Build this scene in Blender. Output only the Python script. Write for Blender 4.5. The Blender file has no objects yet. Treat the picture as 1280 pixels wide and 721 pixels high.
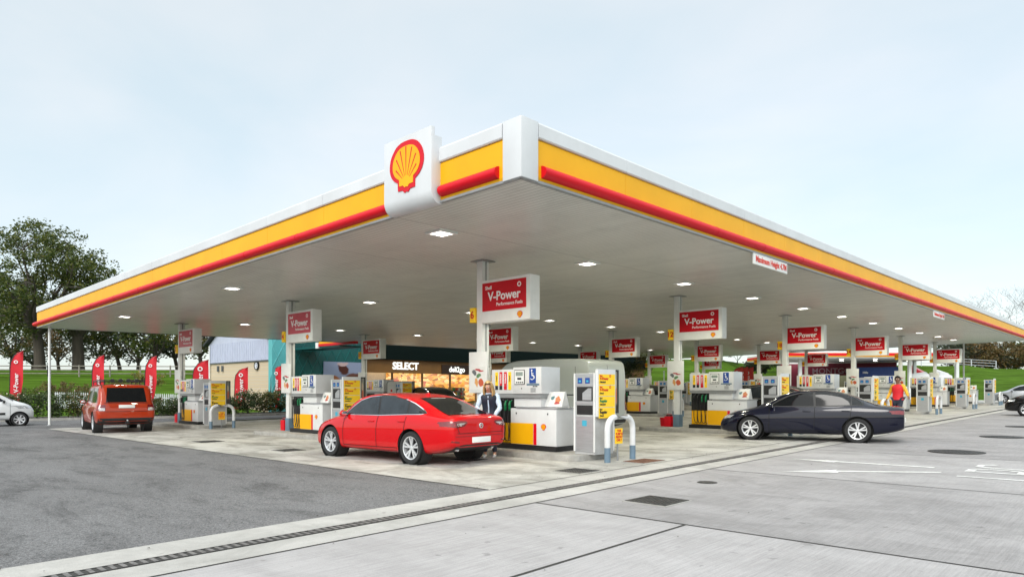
import bpy, bmesh, math, random
from mathutils import Vector, Matrix, noise
from mathutils.bvhtree import BVHTree
R = math.radians
scene = bpy.context.scene
col = scene.collection
# ------------------------------------------------------------ camera, sky, sun, exposure
cd = bpy.data.cameras.new('Camera'); cam = bpy.data.objects.new('Camera', cd); col.objects.link(cam)
cam.location = (0, 0, 1.55); cam.rotation_euler = (R(90), 0, 0)
cd.sensor_width = 36; cd.lens = 853.6/1280*36; cd.shift_y = 127.1/1280; cd.clip_end = 6000
scene.camera = cam
world = bpy.data.worlds.new('World'); scene.world = world; world.use_nodes = True
wn = world.node_tree; wn.nodes.clear()
def wnode(t, **k):
    n = wn.nodes.new(t)
    for a, b in k.items(): setattr(n, a, b)
    return n
sky = wnode('ShaderNodeTexSky', sky_type='NISHITA', sun_disc=False)
sky.sun_elevation = R(35); sky.sun_rotation = R(202); sky.air_density = 1.0; sky.dust_density = 1.5
bg1 = wnode('ShaderNodeBackground'); bg1.inputs[1].default_value = 0.05
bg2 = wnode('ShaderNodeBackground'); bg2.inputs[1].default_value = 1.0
add = wnode('ShaderNodeAddShader'); wout = wnode('ShaderNodeOutputWorld')
tc = wnode('ShaderNodeTexCoord'); mp = wnode('ShaderNodeMapping'); mp.inputs['Scale'].default_value = (1, 1, 2.6)
nz = wnode('ShaderNodeTexNoise'); nz.inputs['Scale'].default_value = 2.1; nz.inputs['Detail'].default_value = 9; nz.inputs['Distortion'].default_value = .4
cr = wnode('ShaderNodeValToRGB')
cr.color_ramp.elements[0].position = .36; cr.color_ramp.elements[0].color = (.64, .722, .722, 1)
cr.color_ramp.elements[1].position = .66; cr.color_ramp.elements[1].color = (.79, .80, .765, 1)
L_ = wn.links.new
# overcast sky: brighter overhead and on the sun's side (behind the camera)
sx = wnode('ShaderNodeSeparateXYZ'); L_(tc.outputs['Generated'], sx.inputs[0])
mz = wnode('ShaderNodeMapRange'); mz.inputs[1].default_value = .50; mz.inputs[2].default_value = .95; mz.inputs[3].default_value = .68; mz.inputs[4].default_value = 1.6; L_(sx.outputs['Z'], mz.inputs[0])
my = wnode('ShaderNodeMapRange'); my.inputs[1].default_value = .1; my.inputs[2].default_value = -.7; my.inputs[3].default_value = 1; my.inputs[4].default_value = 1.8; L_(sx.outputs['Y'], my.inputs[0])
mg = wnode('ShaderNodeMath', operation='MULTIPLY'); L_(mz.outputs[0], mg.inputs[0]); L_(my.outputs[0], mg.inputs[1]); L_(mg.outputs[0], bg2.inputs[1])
L_(tc.outputs['Generated'], mp.inputs[0]); L_(mp.outputs[0], nz.inputs[0]); L_(nz.outputs['Fac'], cr.inputs[0]); L_(cr.outputs[0], bg2.inputs[0])
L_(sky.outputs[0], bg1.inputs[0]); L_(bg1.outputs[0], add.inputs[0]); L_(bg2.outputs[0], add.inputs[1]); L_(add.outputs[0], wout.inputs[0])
sd = bpy.data.lights.new('sun', 'SUN'); sd.energy = 1.25; sd.angle = R(24); sd.color = (1, .97, .92)
so = bpy.data.objects.new('sun', sd); col.objects.link(so)
# sun direction: behind and to the left of the camera
so.rotation_euler = (R(55), 0, R(-22))
scene.view_settings.view_transform = 'Standard'; scene.view_settings.look = 'None'
scene.view_settings.exposure = 0.45; scene.view_settings.gamma = 1
scene.view_settings.use_curve_mapping = False

# ------------------------------------------------------------ frame of the forecourt
A_, B_ = .008, .004                          # the site falls gently
TH = R(43.3625)
UX, UY = math.sin(TH), math.cos(TH); VX, VY = -math.cos(TH), math.sin(TH)
C0 = (.139, 10.48); ROT = R(90-43.3625)
def gz(x, y): return A_*x + B_*y
def W(u, v, h=0.0):
    x = C0[0]+u*UX+v*VX; y = C0[1]+u*UY+v*VY
    return Vector((x, y, gz(x, y)+h))
def UV(x, y):
    dx, dy = x-C0[0], y-C0[1]; return dx*UX+dy*UY, dx*VX+dy*VY
def soffit(u, v): return 4.814+.0087*u-.0148*v
# ------------------------------------------------------------ materials
MT = {}
def pm(name, c, rough=.5, metal=0, var=.05, scale=4, bump=0, bscale=None, coat=0, emit=None, es=0, stretch=None, spec=.5, dirt=0):
    if name in MT: return MT[name]
    m = bpy.data.materials.new(name); m.use_nodes = True; nt = m.node_tree; p = nt.nodes['Principled BSDF']
    p.inputs['Roughness'].default_value = rough; p.inputs['Metallic'].default_value = metal
    p.inputs['Specular IOR Level'].default_value = spec; p.inputs['Coat Weight'].default_value = coat; p.inputs['Coat Roughness'].default_value = .06
    t = nt.nodes.new('ShaderNodeTexCoord'); mpn = nt.nodes.new('ShaderNodeMapping')
    nt.links.new(t.outputs['Object'], mpn.inputs[0])
    if stretch: mpn.inputs['Scale'].default_value = stretch
    n = nt.nodes.new('ShaderNodeTexNoise'); n.inputs['Scale'].default_value = scale; n.inputs['Detail'].default_value = 6
    nt.links.new(mpn.outputs[0], n.inputs[0])
    r = nt.nodes.new('ShaderNodeValToRGB'); c = tuple(c)
    r.color_ramp.elements[0].position = .3; r.color_ramp.elements[1].position = .7
    r.color_ramp.elements[0].color = tuple(max(0, x*(1-var)) for x in c)+(1,)
    r.color_ramp.elements[1].color = tuple(min(1, x*(1+var)) for x in c)+(1,)
    nt.links.new(n.outputs['Fac'], r.inputs[0]); out = r.outputs[0]
    if dirt:
        n2 = nt.nodes.new('ShaderNodeTexNoise'); n2.inputs['Scale'].default_value = scale*.35; n2.inputs['Detail'].default_value = 8; n2.inputs['Roughness'].default_value = .7
        nt.links.new(mpn.outputs[0], n2.inputs[0])
        r2 = nt.nodes.new('ShaderNodeValToRGB'); r2.color_ramp.elements[0].position = .38; r2.color_ramp.elements[1].position = .6
        r2.color_ramp.elements[0].color = (1-dirt, 1-dirt*1.05, 1-dirt*1.15, 1); r2.color_ramp.elements[1].color = (1, 1, 1, 1)
        nt.links.new(n2.outputs['Fac'], r2.inputs[0])
        mx = nt.nodes.new('ShaderNodeMix'); mx.data_type = 'RGBA'; mx.blend_type = 'MULTIPLY'; mx.inputs[0].default_value = 1
        nt.links.new(out, mx.inputs[6]); nt.links.new(r2.outputs[0], mx.inputs[7]); out = mx.outputs[2]
    nt.links.new(out, p.inputs['Base Color'])
    if bump:
        b = nt.nodes.new('ShaderNodeBump'); b.inputs['Strength'].default_value = bump; b.inputs['Distance'].default_value = .02
        n3 = nt.nodes.new('ShaderNodeTexNoise'); n3.inputs['Scale'].default_value = bscale or scale*8; n3.inputs['Detail'].default_value = 4
        nt.links.new(mpn.outputs[0], n3.inputs[0]); nt.links.new(n3.outputs['Fac'], b.inputs['Height']); nt.links.new(b.outputs[0], p.inputs['Normal'])
    if emit:
        p.inputs['Emission Color'].default_value = tuple(emit)+(1,); p.inputs['Emission Strength'].default_value = es
    MT[name] = m; return m
def nodes_of(m): return m.node_tree, m.node_tree.nodes['Principled BSDF']
WHITE = pm('white_enamel', (.66, .67, .685), .32, coat=.3, var=.03, scale=2, dirt=.10)
OFFW = pm('offwhite_paint', (.76, .77, .765), .45, var=.04, scale=3, dirt=.07)
YEL = pm('yellow_panel', (.80, .40, .002), .45, spec=.3, var=.05, scale=1.2, bump=.12, bscale=1.5, dirt=.05)
YSTICK = pm('yellow_sticker', (.95, .60, .01), .5, var=.02)
RED = pm('signal_red', (.60, .004, .015), .4, spec=.3, var=.04)
REDTUBE = pm('red_bullnose', (.62, .001, .012), .42, spec=.3, var=.03)
DRED = pm('sign_red', (.52, .002, .012), .45, spec=.25, var=.06)
LRED = pm('faded_sign_red', (.50, .05, .08), .4, var=.06)
BLACK = pm('black_plastic', (.012, .012, .013), .45, var=.2)
RUBB = pm('rubber', (.016, .016, .017), .8, var=.2, scale=20)
DGREY = pm('dark_grey_paint', (.075, .10, .125), .5, var=.1)
SLATE = pm('slate_blue_paint', (.13, .20, .27), .5, var=.08, dirt=.1)
GREY = pm('grey_metal', (.30, .31, .32), .4, .3, var=.06, dirt=.1)
SILV = pm('silver_metal', (.55, .56, .57), .3, .8, var=.05)
STEEL = pm('brushed_steel', (.45, .46, .48), .38, .6, var=.08, stretch=(1, 1, 12))
GREEN = pm('nozzle_green', (.01, .20, .07), .4)
BLUE = pm('blue_panel', (.01, .055, .28), .4)
SCREEN = pm('screen_glass', (.22, .27, .25), .1, var=.2, coat=.5)
CONCK = pm('kerb_concrete', (.36, .35, .33), .85, var=.12, scale=5, bump=.3, dirt=.25)
GLASSD = pm('tinted_glass', (.006, .007, .008), .06, var=0, spec=.35)
GLASSL = pm('car_glass', (.022, .028, .034), .05, var=.3, spec=.55)
TEXTW = pm('white_lettering', (.82, .82, .82), .4, var=0)
TEXTR = pm('red_lettering', (.62, .03, .01), .5, var=0)
TEXTK = pm('black_lettering', (.02, .02, .02), .5, var=0)
CHROME = pm('chrome', (.75, .76, .78), .12, 1, var=.02)

# ------------------------------------------------------------ mesh helpers
class MB:
    def __init__(s): s.v = []; s.f = []; s.m = []; s.mats = []
    def mi(s, m):
        if m not in s.mats: s.mats.append(m)
        return s.mats.index(m)
    def add(s, vs, fs, m):
        o = len(s.v); k = s.mi(m)
        s.v += [tuple(p) for p in vs]; s.f += [tuple(i+o for i in f) for f in fs]; s.m += [k]*len(fs); return s
    def box(s, x0, y0, z0, x1, y1, z1, m):
        vs = [(x0,y0,z0),(x1,y0,z0),(x1,y1,z0),(x0,y1,z0),(x0,y0,z1),(x1,y0,z1),(x1,y1,z1),(x0,y1,z1)]
        return s.add(vs, [(0,3,2,1),(4,5,6,7),(0,1,5,4),(1,2,6,5),(2,3,7,6),(3,0,4,7)], m)
    def prism(s, pts, z0, z1, m, axis='z'):
        n = len(pts)
        def T(a, b, c): return {'z': (a, b, c), 'y': (a, c, b), 'x': (c, a, b)}[axis]
        vs = [T(a, b, z0) for a, b in pts]+[T(a, b, z1) for a, b in pts]
        fs = [tuple(range(n-1, -1, -1)), tuple(range(n, 2*n))]+[(i, (i+1) % n, n+(i+1) % n, n+i) for i in range(n)]
        return s.add(vs, fs, m)
    def tube(s, path, r, m, n=8, cap=True):
        path = [Vector(p) for p in path]; N = len(path)
        rs = r if isinstance(r, (list, tuple)) else [r]*N
        vs = []; ref = None
        for i, p in enumerate(path):
            t = (path[min(i+1, N-1)]-path[max(i-1, 0)]).normalized()
            if ref is None: ref = Vector((0, 0, 1)) if abs(t.z) < .9 else Vector((1, 0, 0))
            a = t.cross(ref)
            if a.length < 1e-5: a = t.cross(Vector((0, 1, 0)))
            a.normalize(); b = t.cross(a).normalized(); ref = -b if False else b.cross(t)*0+ref
            for k in range(n):
                w = 2*math.pi*k/n; vs.append(p+(a*math.cos(w)+b*math.sin(w))*rs[i])
        fs = [(i*n+k, i*n+(k+1) % n, (i+1)*n+(k+1) % n, (i+1)*n+k) for i in range(N-1) for k in range(n)]
        if cap: fs += [tuple(range(n-1, -1, -1)), tuple((N-1)*n+k for k in range(n))]
        return s.add(vs, fs, m)
    def lathe(s, prof, m, n=24, axis='z', c=(0, 0, 0)):
        vs = []; P = len(prof)
        for k in range(n):
            w = 2*math.pi*k/n; ca, sa = math.cos(w), math.sin(w)
            for r, h in prof:
                q = {'z': (r*ca, r*sa, h), 'y': (r*ca, h, r*sa), 'x': (h, r*ca, r*sa)}[axis]
                vs.append((q[0]+c[0], q[1]+c[1], q[2]+c[2]))
        fs = [(k*P+i, k*P+i+1, ((k+1) % n)*P+i+1, ((k+1) % n)*P+i) for k in range(n) for i in range(P-1)]
        return s.add(vs, fs, m)
    def ball(s, c, r, m, n=10):
        rx, ry, rz = r if isinstance(r, (tuple, list)) else (r, r, r)
        vs = []; fs = []; h = n//2+1
        for i in range(h+1):
            ph = math.pi*i/h
            for k in range(n):
                w = 2*math.pi*k/n
                vs.append((c[0]+rx*math.sin(ph)*math.cos(w), c[1]+ry*math.sin(ph)*math.sin(w), c[2]+rz*math.cos(ph)))
        for i in range(h):
            for k in range(n): fs.append((i*n+k, (i+1)*n+k, (i+1)*n+(k+1) % n, i*n+(k+1) % n))
        return s.add(vs, fs, m)
    def mesh(s, name, smooth=False, bevel=0, merge=True):
        me = bpy.data.meshes.new(name); me.from_pydata(s.v, [], s.f)
        for m in s.mats: me.materials.append(m)
        me.polygons.foreach_set('material_index', s.m)
        bm = bmesh.new(); bm.from_mesh(me)
        if merge: bmesh.ops.remove_doubles(bm, verts=bm.verts, dist=1e-5)
        bmesh.ops.recalc_face_normals(bm, faces=bm.faces)
        if bevel:
            es = [e for e in bm.edges if len(e.link_faces) == 2 and e.calc_face_angle(0) > .6]
            if es: bmesh.ops.bevel(bm, geom=es, offset=bevel, segments=2, affect='EDGES', profile=.6, clamp_overlap=True)
        bm.to_mesh(me); bm.free()
        if smooth or bevel: shade(me, smooth)
        return me
    def build(s, name, parent=None, **k): return link(name, s.mesh(name, **k), parent)
def shade(me, smooth=True, ang=40):
    me.polygons.foreach_set('use_smooth', [True]*len(me.polygons))
    me.set_sharp_from_angle(angle=R(ang))
def link(name, me, parent=None, loc=None, rot=None):
    o = bpy.data.objects.new(name, me); col.objects.link(o)
    if parent: o.parent = parent
    if loc is not None: o.location = loc
    if rot is not None: o.rotation_euler = rot
    return o
def tag(o, label=None, cat=None, group=None, kind=None):
    if label: o['label'] = label
    if cat: o['category'] = cat
    if group: o['group'] = group
    if kind: o['kind'] = kind
    return o
def thing(name, label, cat, loc=(0, 0, 0), rz=0, group=None):
    o = bpy.data.objects.new(name, None); o.empty_display_size = .1; col.objects.link(o)
    o.location = loc; o.rotation_euler = (0, 0, rz); return tag(o, label, cat, group)
KIDS = {}
def kids(o): return [c for c in bpy.data.objects if c.parent == o]
def dup(root, loc, rz=None, label=None, parent=None, children=None):
    r = root.copy(); col.objects.link(r)
    if parent is not None: r.parent = parent
    if loc is not None: r.location = loc
    if rz is not None: r.rotation_euler = (0, 0, rz)
    if label: r['label'] = label
    def rec(src, dst):
        for ch in children[src.name] if children else kids(src):
            c = ch.copy(); col.objects.link(c); c.parent = dst; rec(ch, c)
    rec(root, r); return r
def tree_map(root):
    d = {}
    def rec(o): d[o.name] = kids(o); [rec(c) for c in d[o.name]]
    rec(root); return d
TXT = {}
def text_me(s, size, m, bold=0, align='CENTER', ext=.003, sx=1, spacing=1):
    key = (s, size, m.name, bold, align, ext, sx, spacing)
    if key in TXT: return TXT[key]
    c = bpy.data.curves.new('t', 'FONT'); c.body = s; c.size = size; c.extrude = ext; c.offset = bold; c.align_x = align; c.align_y = 'CENTER'
    c.resolution_u = 3; c.space_character = spacing; c.space_line = .9
    o = bpy.data.objects.new('t', c); col.objects.link(o)
    dg = bpy.context.evaluated_depsgraph_get(); me = bpy.data.meshes.new_from_object(o.evaluated_get(dg))
    bpy.data.objects.remove(o); bpy.data.curves.remove(c)
    me.name = 'lettering'; me.materials.clear(); me.materials.append(m)
    if sx != 1: me.transform(Matrix.Diagonal((sx, 1, 1, 1)))
    TXT[key] = me; return me
def text(name, s, size, m, parent, loc, facing, **k):
    # facing: direction of reading normal in parent's frame
    rot = {'-x': (R(90), 0, R(-90)), '+x': (R(90), 0, R(90)), '-y': (R(90), 0, 0), '+y': (R(90), 0, R(180)), 'up': (0, 0, 0)}[facing]
    return link(name, text_me(s, size, m, **k), parent, loc, rot)
def merge_into(mb, me, M, m):
    mb.add([tuple(M @ v.co) for v in me.vertices], [tuple(p.vertices) for p in me.polygons], m)
def face_rot(facing): return {'-x': (R(90), 0, R(-90)), '+x': (R(90), 0, R(90)), '-y': (R(90), 0, 0), '+y': (R(90), 0, R(180))}[facing]
def crv(pts, n=3, closed=False):
    # Catmull-Rom through 2D/3D points
    P = [Vector(p) for p in pts]; out = []
    N = len(P)
    for i in range(N if closed else N-1):
        p0 = P[(i-1) % N] if closed or i > 0 else P[0]; p1 = P[i]; p2 = P[(i+1) % N]; p3 = P[(i+2) % N] if closed or i+2 < N else P[-1]
        for k in range(n):
            t = k/n
            out.append(.5*((2*p1)+(p2-p0)*t+(2*p0-5*p1+4*p2-p3)*t*t+(-p0+3*p1-3*p2+p3)*t**3))
    if not closed: out.append(P[-1])
    return out
def lerp(tab, x):
    if x <= tab[0][0]: return tab[0][1]
    for (a, b), (c, d) in zip(tab, tab[1:]):
        if x <= c: return b+(d-b)*(x-a)/(c-a)
    return tab[-1][1]
# scallop emblem
_half = [(0, .47), (.15, .46), (.29, .41), (.40, .31), (.47, .19), (.49, .04), (.45, -.09), (.36, -.19), (.25, -.25)]
_base = [(.245, -.40), (.11, -.405), (.05, -.46), (0, -.44)]
def scallop_outline(k=1.0):
    c = [tuple(p) for p in crv(_half, 3)]; r = [(x*k, (y-.02)*k+.02) for x, y in c+_base]
    return r+[(-x, y) for x, y in r[-2:0:-1]]
EMB = {}
def emblem(parent, size, loc, facing, t=.02):
    key = (size, t)
    if key not in EMB:
        mb = MB(); a = [(x*size, y*size) for x, y in scallop_outline(1)]; b = [(x*size, y*size) for x, y in scallop_outline(.80)]
        mb.prism(a, 0, t, RED); mb.prism(b, 0, t*1.5, YEL)
        for q in range(-3, 4):
            w = R(q*15.5); hx, hy = 0, -.29
            r0, r1 = .14, .66-.028*q*q
            dx, dy = math.sin(w), math.cos(w); nx, ny = dy, -dx
            P = [(hx+dx*r0-nx*.004, hy+dy*r0-ny*.004), (hx+dx*r1-nx*.014, hy+dy*r1-ny*.014), (hx+dx*r1+nx*.014, hy+dy*r1+ny*.014), (hx+dx*r0+nx*.004, hy+dy*r0+ny*.004)]
            mb.prism([(x*size, y*size) for x, y in P], t*1.5, t*1.7, RED)
        EMB[key] = mb.mesh('scallop_emblem', merge=False)
    return link('scallop_emblem', EMB[key], parent, loc, face_rot(facing))
# ------------------------------------------------------------ ground materials
def concrete_mat(name, base, brush=.1, stain=.35, tint=(1, .97, .9)):
    m = bpy.data.materials.new(name); m.use_nodes = True; nt, p = nodes_of(m); N = nt.nodes.new; K = nt.links.new
    t = N('ShaderNodeTexCoord')
    def noise_(scale, stretch=(1, 1, 1), det=6, rough=.6, dist=0):
        mpn = N('ShaderNodeMapping'); mpn.inputs['Scale'].default_value = stretch; K(t.outputs['Object'], mpn.inputs[0])
        n = N('ShaderNodeTexNoise'); n.inputs['Scale'].default_value = scale; n.inputs['Detail'].default_value = det; n.inputs['Roughness'].default_value = rough; n.inputs['Distortion'].default_value = dist
        K(mpn.outputs[0], n.inputs[0]); return n.outputs['Fac']
    def ramp(f, a, ca, b, cb):
        r = N('ShaderNodeValToRGB'); r.color_ramp.elements[0].position = a; r.color_ramp.elements[1].position = b
        r.color_ramp.elements[0].color = tuple(ca)+(1,); r.color_ramp.elements[1].color = tuple(cb)+(1,); K(f, r.inputs[0]); return r.outputs[0]
    def mul(a, b):
        x = N('ShaderNodeMix'); x.data_type = 'RGBA'; x.blend_type = 'MULTIPLY'; x.inputs[0].default_value = 1; K(a, x.inputs[6]); K(b, x.inputs[7]); return x.outputs[2]
    c = ramp(noise_(.35), .3, [x*.88 for x in base], .7, [x*1.07 for x in base])
    c = mul(c, ramp(noise_(9, (.12, 5, 1), 5, .7), .3, (1-brush,)*3, .7, (1,)*3))              # broom strokes along the lanes
    c = mul(c, ramp(noise_(55, (.05, 1, 1), 3, .6), .35, (1-brush*.8,)*3, .6, (1,)*3))
    c = mul(c, ramp(noise_(1.1, (1, .6, 1), 9, .72, .6), .36, [1-stain*(1.1-k*.25) for k in tint], .58, (1,)*3))
    c = mul(c, ramp(noise_(90, (1, 1, 1), 2, .5), .3, (.86,)*3, .6, (1,)*3))
    c = mul(c, ramp(noise_(6, (1, 1, 1), 4, .5), .26, (.72,)*3, .32, (1,)*3))                   # small oil spots
    K(c, p.inputs['Base Color'])
    r = N('ShaderNodeMapRange'); r.inputs[3].default_value = .6; r.inputs[4].default_value = .9; K(noise_(.7), r.inputs[0]); K(r.outputs[0], p.inputs['Roughness'])
    b = N('ShaderNodeBump'); b.inputs['Strength'].default_value = .25; b.inputs['Distance'].default_value = .01; K(noise_(40, (.1, 2, 1), 4), b.inputs['Height']); K(b.outputs[0], p.inputs['Normal'])
    p.inputs['Specular IOR Level'].default_value = .35
    return m
def asphalt_mat(name, base):
    m = bpy.data.materials.new(name); m.use_nodes = True; nt, p = nodes_of(m); N = nt.nodes.new; K = nt.links.new
    t = N('ShaderNodeTexCoord')
    def noise_(scale, det=6, rough=.6, dist=0, stretch=(1, 1, 1)):
        mpn = N('ShaderNodeMapping'); mpn.inputs['Scale'].default_value = stretch; K(t.outputs['Object'], mpn.inputs[0])
        n = N('ShaderNodeTexNoise'); n.inputs['Scale'].default_value = scale; n.inputs['Detail'].default_value = det; n.inputs['Roughness'].default_value = rough; n.inputs['Distortion'].default_value = dist
        K(mpn.outputs[0], n.inputs[0]); return n.outputs['Fac']
    def ramp(f, a, ca, b, cb):
        r = N('ShaderNodeValToRGB'); r.color_ramp.elements[0].position = a; r.color_ramp.elements[1].position = b
        r.color_ramp.elements[0].color = tuple(ca)+(1,); r.color_ramp.elements[1].color = tuple(cb)+(1,); K(f, r.inputs[0]); return r.outputs[0]
    def mul(a, b):
        x = N('ShaderNodeMix'); x.data_type = 'RGBA'; x.blend_type = 'MULTIPLY'; x.inputs[0].default_value = 1; K(a, x.inputs[6]); K(b, x.inputs[7]); return x.outputs[2]
    c = ramp(noise_(.3, 7), .3, [x*.84 for x in base], .7, [x*1.12 for x in base])
    v = N('ShaderNodeTexVoronoi'); v.inputs['Scale'].default_value = 78; K(t.outputs['Object'], v.inputs[0])
    c = mul(c, ramp(v.outputs['Color'], .1, (.56,)*3, .9, (1.42,)*3))
    c = mul(c, ramp(noise_(22, 4, .8), .3, (.80,)*3, .7, (1.15,)*3))
    c = mul(c, ramp(noise_(1.3, 9, .8, .4, (.8, .28, 1)), .38, (.62,)*3, .52, (1,)*3))
    sc = N('ShaderNodeMath'); sc.operation = 'MULTIPLY'; K(noise_(.55, 5, .6, 1.2, (1, .45, 1)), sc.inputs[0]); K(noise_(30, 3, .7, 0, (.5, 1, 1)), sc.inputs[1])
    c = mul(c, ramp(sc.outputs[0], .31, (1,)*3, .37, (.55,)*3))
    K(c, p.inputs['Base Color']); p.inputs['Roughness'].default_value = .85; p.inputs['Specular IOR Level'].default_value = .3
    b = N('ShaderNodeBump'); b.inputs['Strength'].default_value = .5; b.inputs['Distance'].default_value = .01; K(v.outputs['Distance'], b.inputs['Height']); K(b.outputs[0], p.inputs['Normal'])
    return m
CONC_IN = concrete_mat('forecourt_concrete', (.53, .515, .48), .08, .62, (1, .95, .80))
CONC_STRIP = concrete_mat('drain_strip_concrete', (.49, .472, .445), .05, .30)
CONC_A = concrete_mat('broomed_concrete_pale', (.475, .452, .450), .17, .20)
CONC_B = concrete_mat('broomed_concrete_dull', (.385, .366, .364), .16, .32)
CONC_C = concrete_mat('broomed_concrete_far', (.425, .405, .402), .13, .28)
ASPH = asphalt_mat('asphalt', (.165, .162, .164))
ROADM = asphalt_mat('road_asphalt', (.16, .165, .18))
PAINT = pm('road_paint', (.78, .78, .76), .7, var=.1, scale=14, dirt=.25)
JOINTSLOT = pm('sealant_and_slot_shade', (.035, .033, .03), .8, var=.3, scale=10)
GRATE = pm('cast_iron', (.045, .043, .042), .6, .4, var=.3, scale=12)
GRATEL = pm('worn_iron', (.17, .16, .155), .6, .3, var=.4, scale=12)
RUST = pm('rusty_iron', (.16, .075, .045), .8, .2, var=.35, scale=12)
GRASS = pm('grass', (.070, .135, .014), .95, spec=.02, var=.30, scale=.9, stretch=(.35, 1.6, 1), bump=.6, dirt=.45)
# ------------------------------------------------------------ ground
def tz(x, y):
    r = math.hypot(x, y)
    base = max(-1.2, min(1.2, gz(x, y)))*(1 if r < 120 else max(0, 1-(r-120)/100))-.05
    if y < 4: return base-(0 if r < 60 else 0)
    s = x/y
    yb = lerp([(-3, 38), (-.75, 41), (-.45, 44), (-.2, 64), (.05, 66), (.3, 72), (.36, 92), (.615, 92), (.665, 64), (1, 60), (3, 55)], s)
    zt = lerp([(-1, 3.6), (-.4, 3.7), (-.1, 5.4), (.3, 6.3), (.45, 6.1), (.62, 6.0), (.7, 5.4), (1, 5)], s)
    ln = lerp([(-.5, 30), (0, 30), (.34, 32), (.6, 30), (.7, 58)], s)
    t = max(0, min(1, (y-yb)/ln)); t = t*t*(3-2*t)*.4+t*.6
    far = max(0, y-yb-ln)*.004
    return base*(1-t)+t*zt+far
def seq(a): 
    return sorted(set(round(x, 3) for x in a))
xs = seq([-2500, -1500, -900, -500, -300, -200, -150]+[-120+3*i for i in range(81)]+[150, 200, 300, 500, 900, 1500, 2500])
ys = seq([-1500, -600, -200, -60, -20, 0, 10, 20, 30]+[34+2.2*i for i in range(50)]+[155, 180, 220, 300, 450, 700, 1200, 2500])
mb = MB(); nx = len(xs)
mb.add([(x, y, tz(x, y)) for y in ys for x in xs], [(j*nx+i, j*nx+i+1, (j+1)*nx+i+1, (j+1)*nx+i) for j in range(len(ys)-1) for i in range(nx-1)], GRASS)
tag(mb.build('ground', smooth=True), kind='structure')
def sheet(name, pts, h, m, div=1, kind='structure'):
    # pts in (u, v); flat sheet that follows the falling site
    mb = MB(); base = Vector(W(0, 0))
    vs = [(u, v, W(u, v, h).z) for u, v in pts]
    mb.add(vs, [tuple(range(len(pts)))], m)
    me = mb.mesh(name)
    for p in me.polygons:
        if p.normal.z < 0: me.flip_normals(); break
    o = link(name, me, None, (C0[0], C0[1], 0), (0, 0, ROT))
    if kind: tag(o, kind=kind)
    return o
def rect(u0, u1, v0, v1): return [(u0, v0), (u1, v0), (u1, v1), (u0, v1)]
# asphalt and the road behind: everything up to the planting kerb
KERB = [(-26.5, 35.2), (-22.6, 37.2), (-19.3, 37.6), (-16.5, 38.8), (-14.2, 41.2), (-12.2, 43.3)]
kuv = [UV(*p) for p in KERB]
sheet('road', [(-80, -40), (-.42, -40), (-.42, .25), (-.42, 26.2), (19, 28.0)]+[kuv[5], kuv[4], kuv[3], kuv[2], kuv[1], kuv[0], UV(-60, 22), (-80, 20)], 0, ASPH)
sheet('forecourt_paving', [(-.42, .25), (75, .25), (75, 34), (19, 40), (19, 29.5), (14, 26.2), (-.42, 26.2)], .004, CONC_IN)
sheet('parking_road', [(19, 34.0), (75, 34), (75, 62), (40, 62), (19, 46)], .008, ROADM)
sheet('service_road', rect(75, 150, -30, 62), .0, ROADM)
sheet('drain_strip', rect(-14, 75, -1.03, .25), .004, CONC_STRIP)
sheet('apron_slab', rect(-14, -.84, -3.27, -1.03), .004, CONC_A)
sheet('apron_slab', rect(-14, -.84, -14, -3.27), .0045, CONC_A)
sheet('apron_slab', rect(-.84, 4.05, -14, -1.03), .004, CONC_B)
sheet('apron_slab', rect(4.05, 9.2, -14, -1.03), .004, CONC_C)
sheet('apron_slab', rect(9.2, 75, -14, -1.03), .004, CONC_B)
sheet('pale_kerb_strip', [(-7.4, .14), (-7.05, .14), (-7.15, 12), (-7.5, 12)], .010, CONC_STRIP)
# joints
mb = MB()
def jline(u0, v0, u1, v1, w, h=.009):
    d = Vector((u1-u0, v1-v0)); n = Vector((-d.y, d.x)).normalized()*w/2; K = max(1, int(d.length/2)); 
    for k in range(K):
        a = Vector((u0, v0))+d*k/K; b = Vector((u0, v0))+d*(k+1)/K
        q = [a-n, b-n, b+n, a+n]; mb.add([(p.x, p.y, W(p.x, p.y, h).z) for p in q], [(0, 1, 2, 3)], JOINTSLOT)
jline(-14, -1.03, 75, -1.03, .028); jline(-.42, .25, 75, .25, .022)
jline(-14, -3.27, -.86, -3.27, .035)
for u in (-.84, 4.05, 9.2, 14.4, 19.6, 24.8, 30, 35.2, 40.4): jline(u, -14, u, -1.05, .024 if u > 0 else .03)
jline(-.42, .28, -.42, 26.2, .02)
for u in (3.9, 8.7, 13.5, 18.2, 23, 28, 33): jline(u, .27, u, 3.2 if abs((u-4.21) % 9.57) < 1 else 26, .012)
for v in (7.5, 15, 22): jline(-.4, v, 50, v, .012)
for u in (1.2, 6.2, 11.4, 16.5, 21.6): jline(u, -1.0, u, -.56, .01); jline(u, -.3, u, .24, .01)
tag(link('slab_joints', mb.mesh('slab_joints'), None, (C0[0], C0[1], 0), (0, 0, ROT)), kind='structure')
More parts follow.
